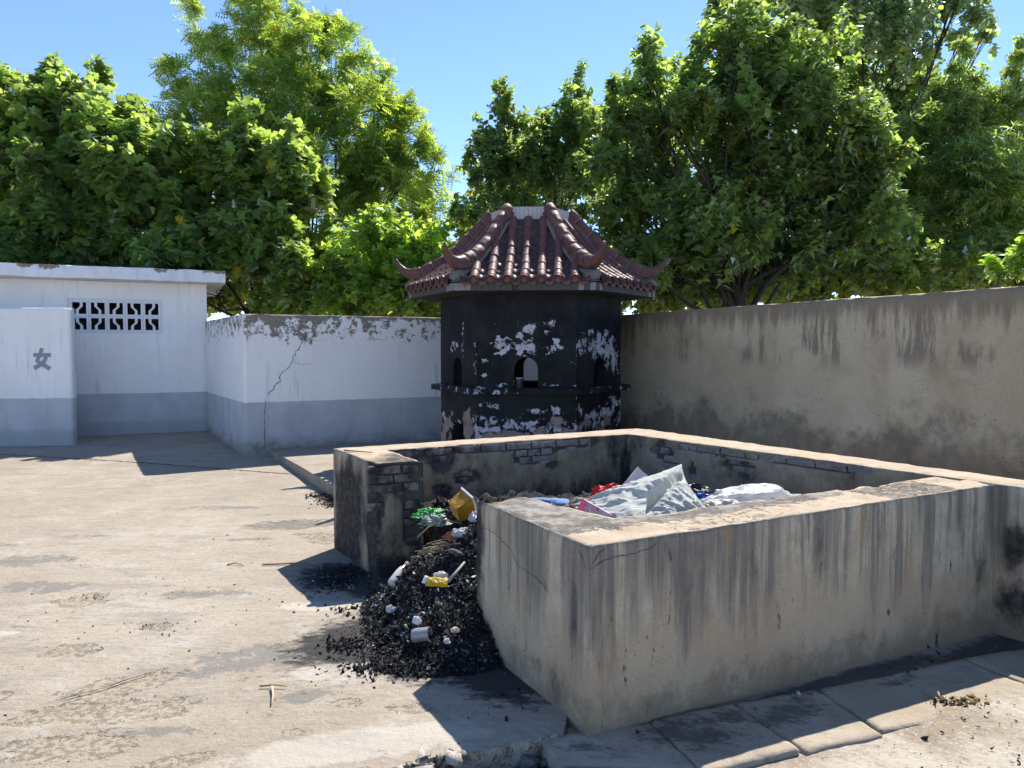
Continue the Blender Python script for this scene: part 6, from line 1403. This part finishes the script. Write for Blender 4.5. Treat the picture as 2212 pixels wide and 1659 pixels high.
    PIt = inv(t); o = put_fast('crown', me, t, PIt); o['kind'] = 'stuff'
    # trunk and limbs
    mb = MB(); hub = np.mean([c for c, _ in lob], 0); fork = base + (hub - base) * [.6, .8, .55]
    mb.tube([base, base + (fork - base) * .35 + r.normal(0, .05, 3), base + (fork - base) * .7 + r.normal(0, .07, 3), fork], [trunk_r, trunk_r * .85, trunk_r * .75, trunk_r * .66], 9)
    put_fast('trunk', mb.mesh('trunk', M_BARK, True), t, PIt); mb = MB()
    for c, rad in lob:
        st = base + (fork - base) * r.uniform(.6, 1); mid = (st + c) / 2 + r.normal(0, .22, 3) - [0, 0, .2]; tip = c + r.normal(0, .15, 3) * min(1, rad) - [0, 0, .25 * (rad < .42)]
        mb.tube([st, (st + mid) / 2 + r.normal(0, .08, 3), mid, (mid + tip) / 2 + r.normal(0, .08, 3), tip], [trunk_r * .30, trunk_r * .24, trunk_r * .19, trunk_r * .14, trunk_r * .09], 6, cap=False)
        idx = np.where(np.linalg.norm(S0 - c, axis=1) < rad * 1.15)[0]
        if len(idx):
            for j in r.choice(idx, min(len(idx), int(9 * rad + 3)), replace=False):
                e = S0[j] + SD[j] * SL[j] * .9; a = tip + (mid - tip) * r.uniform(0, .6); mb.tube([a, (a + S0[j]) / 2 + r.normal(0, .05, 3), S0[j], e], [trunk_r * .10, trunk_r * .07, .007, .004], 4, cap=False)
    put_fast('limbs', mb.mesh('limbs', M_BARK, True), t, PIt); return t
L_T1=[(-11.23,16.00,5.97,1.44),(-10.46,16.00,6.35,0.92),(-10.56,16.00,4.81,1.25),(-11.23,16.00,6.93,0.58),(-10.44,16.00,6.98,0.27),(-10.36,16.00,3.46,0.87)]
L_T2=[(-9.02,16.00,5.97,1.01),(-8.25,16.00,6.16,0.67),(-7.67,16.00,6.06,0.58),(-8.73,16.00,4.81,1.25),(-7.57,16.00,5.01,1.06),(-7.09,16.00,5.10,0.67),(-9.69,16.00,3.85,0.96),(-8.34,16.00,3.66,1.06),(-9.21,16.00,6.93,0.48),(-8.49,16.00,6.74,0.34)]
L_T3=[(-5.66,15.50,4.90,1.03),(-4.72,15.50,5.04,0.79),(-4.35,15.50,4.62,0.61),(-5.93,15.50,5.27,0.56),(-6.40,15.50,3.97,1.03),(-5.10,15.50,3.97,1.03),(-5.28,15.50,5.72,0.32),(-4.26,15.50,5.23,0.39),(-5.84,15.50,3.03,0.75),(-4.72,15.50,3.31,0.65),(-6.96,15.50,3.41,0.75)]
L_T4=[(-6.94,21.50,10.58,1.23),(-6.03,21.50,9.93,1.42),(-7.33,21.50,9.15,1.49),(-5.26,21.50,9.15,1.42),(-4.28,21.50,8.76,0.97),(-3.83,21.50,7.73,1.23),(-4.74,21.50,7.21,1.68),(-3.31,21.50,7.08,1.04),(-2.80,21.50,6.31,0.97),(-6.03,21.50,7.47,1.81),(-3.70,21.50,5.66,1.42),(-7.97,21.50,9.93,0.71),(-8.81,21.50,10.38,0.36),(-8.23,21.50,8.38,1.10),(-4.67,21.50,10.19,0.54),(-6.81,21.50,11.16,0.78),(-2.28,21.50,5.40,0.71),(-5.26,21.50,5.14,1.55),(-3.44,21.50,8.57,0.39),(-2.60,21.50,7.60,0.36),(-6.03,21.50,8.38,1.42),(-6.55,21.50,6.18,1.55),(-4.22,21.50,6.18,1.42),(-7.59,21.50,7.21,1.16),(-7.84,21.50,5.53,1.29),(-2.67,21.50,4.36,0.91),(-4.48,21.50,4.10,1.29),(-8.75,21.50,8.64,1.04),(-8.88,21.50,7.34,1.16)]
L_B1=[(-3.49,15.00,2.90,0.68),(-4.21,15.00,2.53,0.45),(-2.76,15.00,3.26,0.77),(-2.04,15.00,3.35,0.68),(-3.12,15.00,2.53,0.54),(-2.04,15.00,2.62,0.63),(-1.50,15.00,2.99,0.45),(-1.68,15.00,3.71,0.45),(-2.31,15.00,3.80,0.54),(-4.66,15.00,2.40,0.23)]
L_T5=[(-0.44,16.00,5.49,0.63),(-0.15,16.00,6.28,0.35),(0.33,16.00,6.06,0.43),(-0.25,16.00,5.97,0.43),(0.91,16.00,5.87,0.63),(1.24,16.00,6.57,0.37),(1.44,16.00,6.31,0.43),(0.23,16.00,5.29,0.77),(1.10,16.00,5.20,0.87),(-0.68,16.00,5.10,0.40),(1.87,16.00,5.97,0.58),(-1.02,16.00,4.43,0.43),(-0.06,16.00,4.33,0.77),(-0.25,16.00,6.62,0.25),(1.46,16.00,6.82,0.25),(0.52,16.00,5.29,0.67),(1.77,16.00,5.01,0.77),(0.71,16.00,5.97,0.39),(-0.92,16.00,5.29,0.29)]
L_T6=[(2.47,13.50,6.10,0.49),(2.27,13.50,5.29,0.65),(2.80,13.50,5.61,0.77),(3.69,13.50,6.26,0.81),(4.42,13.50,5.45,1.06),(3.20,13.50,4.64,1.14),(4.34,13.50,4.31,1.14),(5.48,13.50,5.04,0.98),(5.32,13.50,4.07,1.06),(2.39,13.50,4.07,0.89),(3.61,13.50,3.50,1.06),(4.83,13.50,3.17,0.89),(6.05,13.50,3.66,0.81),(2.31,13.50,3.09,0.65),(3.04,13.50,2.85,0.65),(4.02,13.50,6.91,0.65),(4.99,13.50,6.26,0.81),(2.37,13.50,6.44,0.34),(2.96,13.50,6.30,0.33),(1.82,13.50,4.64,0.57),(1.94,13.50,3.82,0.57),(6.29,13.50,5.04,0.73),(4.34,13.50,6.42,0.65),(1.90,13.50,5.69,0.37)]
L_T7=[(5.87,21.00,10.37,0.78),(7.26,21.00,10.75,1.52),(8.77,21.00,10.37,1.39),(10.04,21.00,9.86,1.26),(11.30,21.00,10.62,0.89),(12.25,21.00,10.12,0.57),(9.41,21.00,11.89,1.64),(7.51,21.00,12.14,1.52),(10.80,21.00,9.36,0.76),(12.06,21.00,11.13,0.63),(12.69,21.00,10.18,0.35),(5.36,21.00,10.94,0.35)]
L_T8=[(9.76,17.00,7.26,0.46),(9.46,17.00,6.45,0.77),(8.74,17.00,6.14,0.67),(10.99,17.00,7.57,0.41),(11.09,17.00,6.75,0.56),(10.17,17.00,5.63,0.97),(8.95,17.00,5.01,1.02),(11.20,17.00,5.42,0.92),(9.97,17.00,4.19,1.02),(8.74,17.00,3.58,0.82),(11.20,17.00,4.19,0.82),(8.13,17.00,5.42,0.77),(9.76,17.00,7.78,0.23),(11.04,17.00,8.08,0.16),(8.13,17.00,6.24,0.72),(10.17,17.00,6.55,0.61),(9.25,17.00,7.16,0.51),(10.58,17.00,4.91,0.92)]
L_B2=[(5.33,8.20,2.41,0.16),(5.10,8.20,2.30,0.10),(5.47,8.20,2.51,0.16)]
L_R1=[(-15.11,24.00,5.55,1.88),(-12.37,24.00,6.13,1.88),(-9.77,24.00,6.13,1.73),(-6.73,24.00,6.42,1.88),(-4.13,24.00,5.55,1.59),(-2.54,24.00,4.97,1.16)]
L_R2=[(2.13,23.00,7.33,0.97),(2.96,23.00,8.09,0.76),(0.47,23.00,6.77,0.97),(-0.36,23.00,5.53,1.32),(1.30,23.00,6.22,1.66),(2.96,23.00,7.19,1.52),(4.49,23.00,8.16,1.52),(6.56,23.00,8.85,1.80),(8.78,23.00,9.54,1.80),(10.99,23.00,8.30,1.94),(12.93,23.00,7.88,1.80),(14.87,23.00,7.46,1.66),(6.84,23.00,6.22,1.80),(10.30,23.00,6.22,1.80),(13.49,23.00,5.53,1.80)]
L_R4=[(-17.00,27.00,3.44,2.28),(-13.10,27.00,3.44,2.28),(-8.88,27.00,3.44,2.28),(-4.97,27.00,3.61,2.11),(-1.40,27.00,3.61,2.11),(2.34,27.00,3.61,2.11),(6.40,27.00,3.77,2.28),(10.47,27.00,3.77,2.28),(14.53,27.00,4.10,2.28),(18.11,27.00,4.10,2.28)]
L_R5=[(-5.93,15.50,2.66,0.79),(-5.28,15.50,2.66,0.79),(-4.63,15.50,2.66,0.79),(-3.88,15.50,2.66,0.79),(-3.23,15.50,2.66,0.79),(-2.39,15.50,2.66,0.79),(-1.64,15.50,2.66,0.79),(-0.90,15.50,2.66,0.79),(-0.15,15.50,2.66,0.79),(0.69,15.50,2.66,0.79),(1.39,15.50,2.66,0.79),(2.09,15.50,2.79,0.79),(2.79,15.50,2.83,0.79),(3.49,15.50,2.86,0.79),(4.19,15.50,2.90,0.79),(4.89,15.50,2.93,0.79),(5.59,15.50,2.97,0.79),(6.29,15.50,3.00,0.79),(6.99,15.50,3.04,0.79),(7.69,15.50,3.07,0.79),(8.39,15.50,3.11,0.79),(9.09,15.50,3.14,0.79),(9.79,15.50,3.18,0.79),(10.49,15.50,3.21,0.79)]
L_R3=[(-12.84,20.00,3.21,1.32),(-10.91,20.00,3.09,1.32),(-8.50,20.00,3.21,1.32),(-6.57,20.00,3.21,1.32),(-4.41,20.00,3.45,1.20),(-2.48,20.00,3.45,1.08),(-0.31,20.00,3.45,1.08),(1.73,20.00,3.57,1.20),(3.78,20.00,3.69,1.32),(5.95,20.00,3.69,1.32),(8.12,20.00,3.93,1.32),(10.16,20.00,3.93,1.32),(12.57,20.00,4.17,1.32)]
tree('mulberry_tree', 'broad-leaved tree cut by the left edge of the view', 'tree', L_T1, (-10.6, 16.2, 0), 'mulberry', 'lobed', .20, 150, 11, ysp=.5, lean=.5, group='broad-leaved trees on the left')
tree('mulberry_tree', 'broad-leaved tree with large pointed leaves above the toilet roof, second from the left', 'tree', L_T2, (-8.2, 17.4, 0), 'mulberry', 'lobed', .205, 150, 12, ysp=.6, lean=.5, group='broad-leaved trees on the left')
tree('mulberry_tree', 'lower broad-leaved tree in front of the tallest left tree', 'tree', L_T3, (-5.2, 16.0, 0), 'mulberry', 'lobed', .21, 160, 13, ysp=.6, lean=.5, group='broad-leaved trees on the left')
tree('toon_tree', 'tallest tree on the left, with feathery compound leaves', 'tree', L_T4, (-5.6, 21.9, 0), 'toon', 'pinnate', .28, 72, 14, ysp=.9, perl=7, shoot=(.15, .4), droop=.30, aspect=.9, yellow=.02)
tree('paper_mulberry_bush', 'bright green bush behind the whitewashed wall, left of the kiln', 'bush', L_B1, (-3.0, 15.2, 0), 'bush', 'broad', .15, 210, 15, ysp=.4, trunk_r=.05, shoot=(.3, .6))
tree('young_elm', 'slender open tree rising just right of the gap of sky, behind the kiln', 'tree', L_T5, (.6, 16.4, 0), 'dark', 'broad', .125, 180, 16, ysp=.6, trunk_r=.08, shoot=(.25, .6))
tree('large_mulberry_tree', 'large dense dark green tree right of the kiln', 'tree', L_T6, (4.4, 13.9, 0), 'dark', 'broad', .155, 165, 17, lean=.05, ysp=.9, trunk_r=.16, shoot=(.35, .75), droop=.5)
tree('poplar_tree', 'tall poplar with round leaves against the sky at the upper right', 'tree', L_T7, (9.2, 21.5, 0), 'poplar', 'round', .15, 110, 18, ysp=1.0, trunk_r=.16, droop=.6, shoot=(.4, .9), upb=.9)
tree('willow_tree', 'pale feathery narrow-leaved tree at the right edge', 'tree', L_T8, (10.4, 17.4, 0), 'willow', 'narrow', .16, 200, 19, ysp=.7, trunk_r=.11, perl=26, shoot=(.4, .8), droop=.5, hang=.5)
tree('sapling', 'sunlit leafy sapling top showing above the grey wall at the right edge', 'bush', L_B2, (5.5, 8.4, 0), 'bush', 'broad', .085, 600, 20, lean=0, ysp=.1, trunk_r=.02, shoot=(.12, .25), perl=10)
def thicket(name, label, lobes, kind, L, dens, seed):
    """a belt of undergrowth or wood that reads as one mass"""
    o = tree(name, label, 'woodland', lobes, (float(np.mean([l[0] for l in lobes])), lobes[0][1], 0), kind, 'broad', L, dens, seed, ysp=1.2, shoot=(.3, .8), mass=True); return o
thicket('woodland', 'dark wood closing the view behind the left trees', L_R1, 'rear', .24, 40, 31)
thicket('woodland', 'dark wood closing the view behind the right trees', L_R2, 'dark', .20, 75, 32)
thicket('undergrowth', 'shaded undergrowth between the trunks behind the walls', L_R3, 'rear', .21, 80, 33)
thicket('woodland', 'furthest dark belt of wood low behind all the trees', L_R4, 'rear', .32, 25, 34)
thicket('undergrowth', 'low shaded undergrowth just beyond the walls', L_R5, 'rear', .17, 130, 35)

GROUPS = {'plastic_bag': 'bags and wrappers in the rubbish', 'wrapper': 'bags and wrappers in the rubbish', 'cloth': 'cloths in the rubbish', 'scrap_of_paper': 'paper scraps on the burnt spill', 'twig': 'twigs lying on the ground', 'branch': 'loose branches', 'boundary_wall': 'walls round the yard'}
for o in COL.objects:
    k = o.name.split('.')[0]
    if o.parent is None and k in GROUPS and 'category' in o: o['group'] = GROUPS[k]
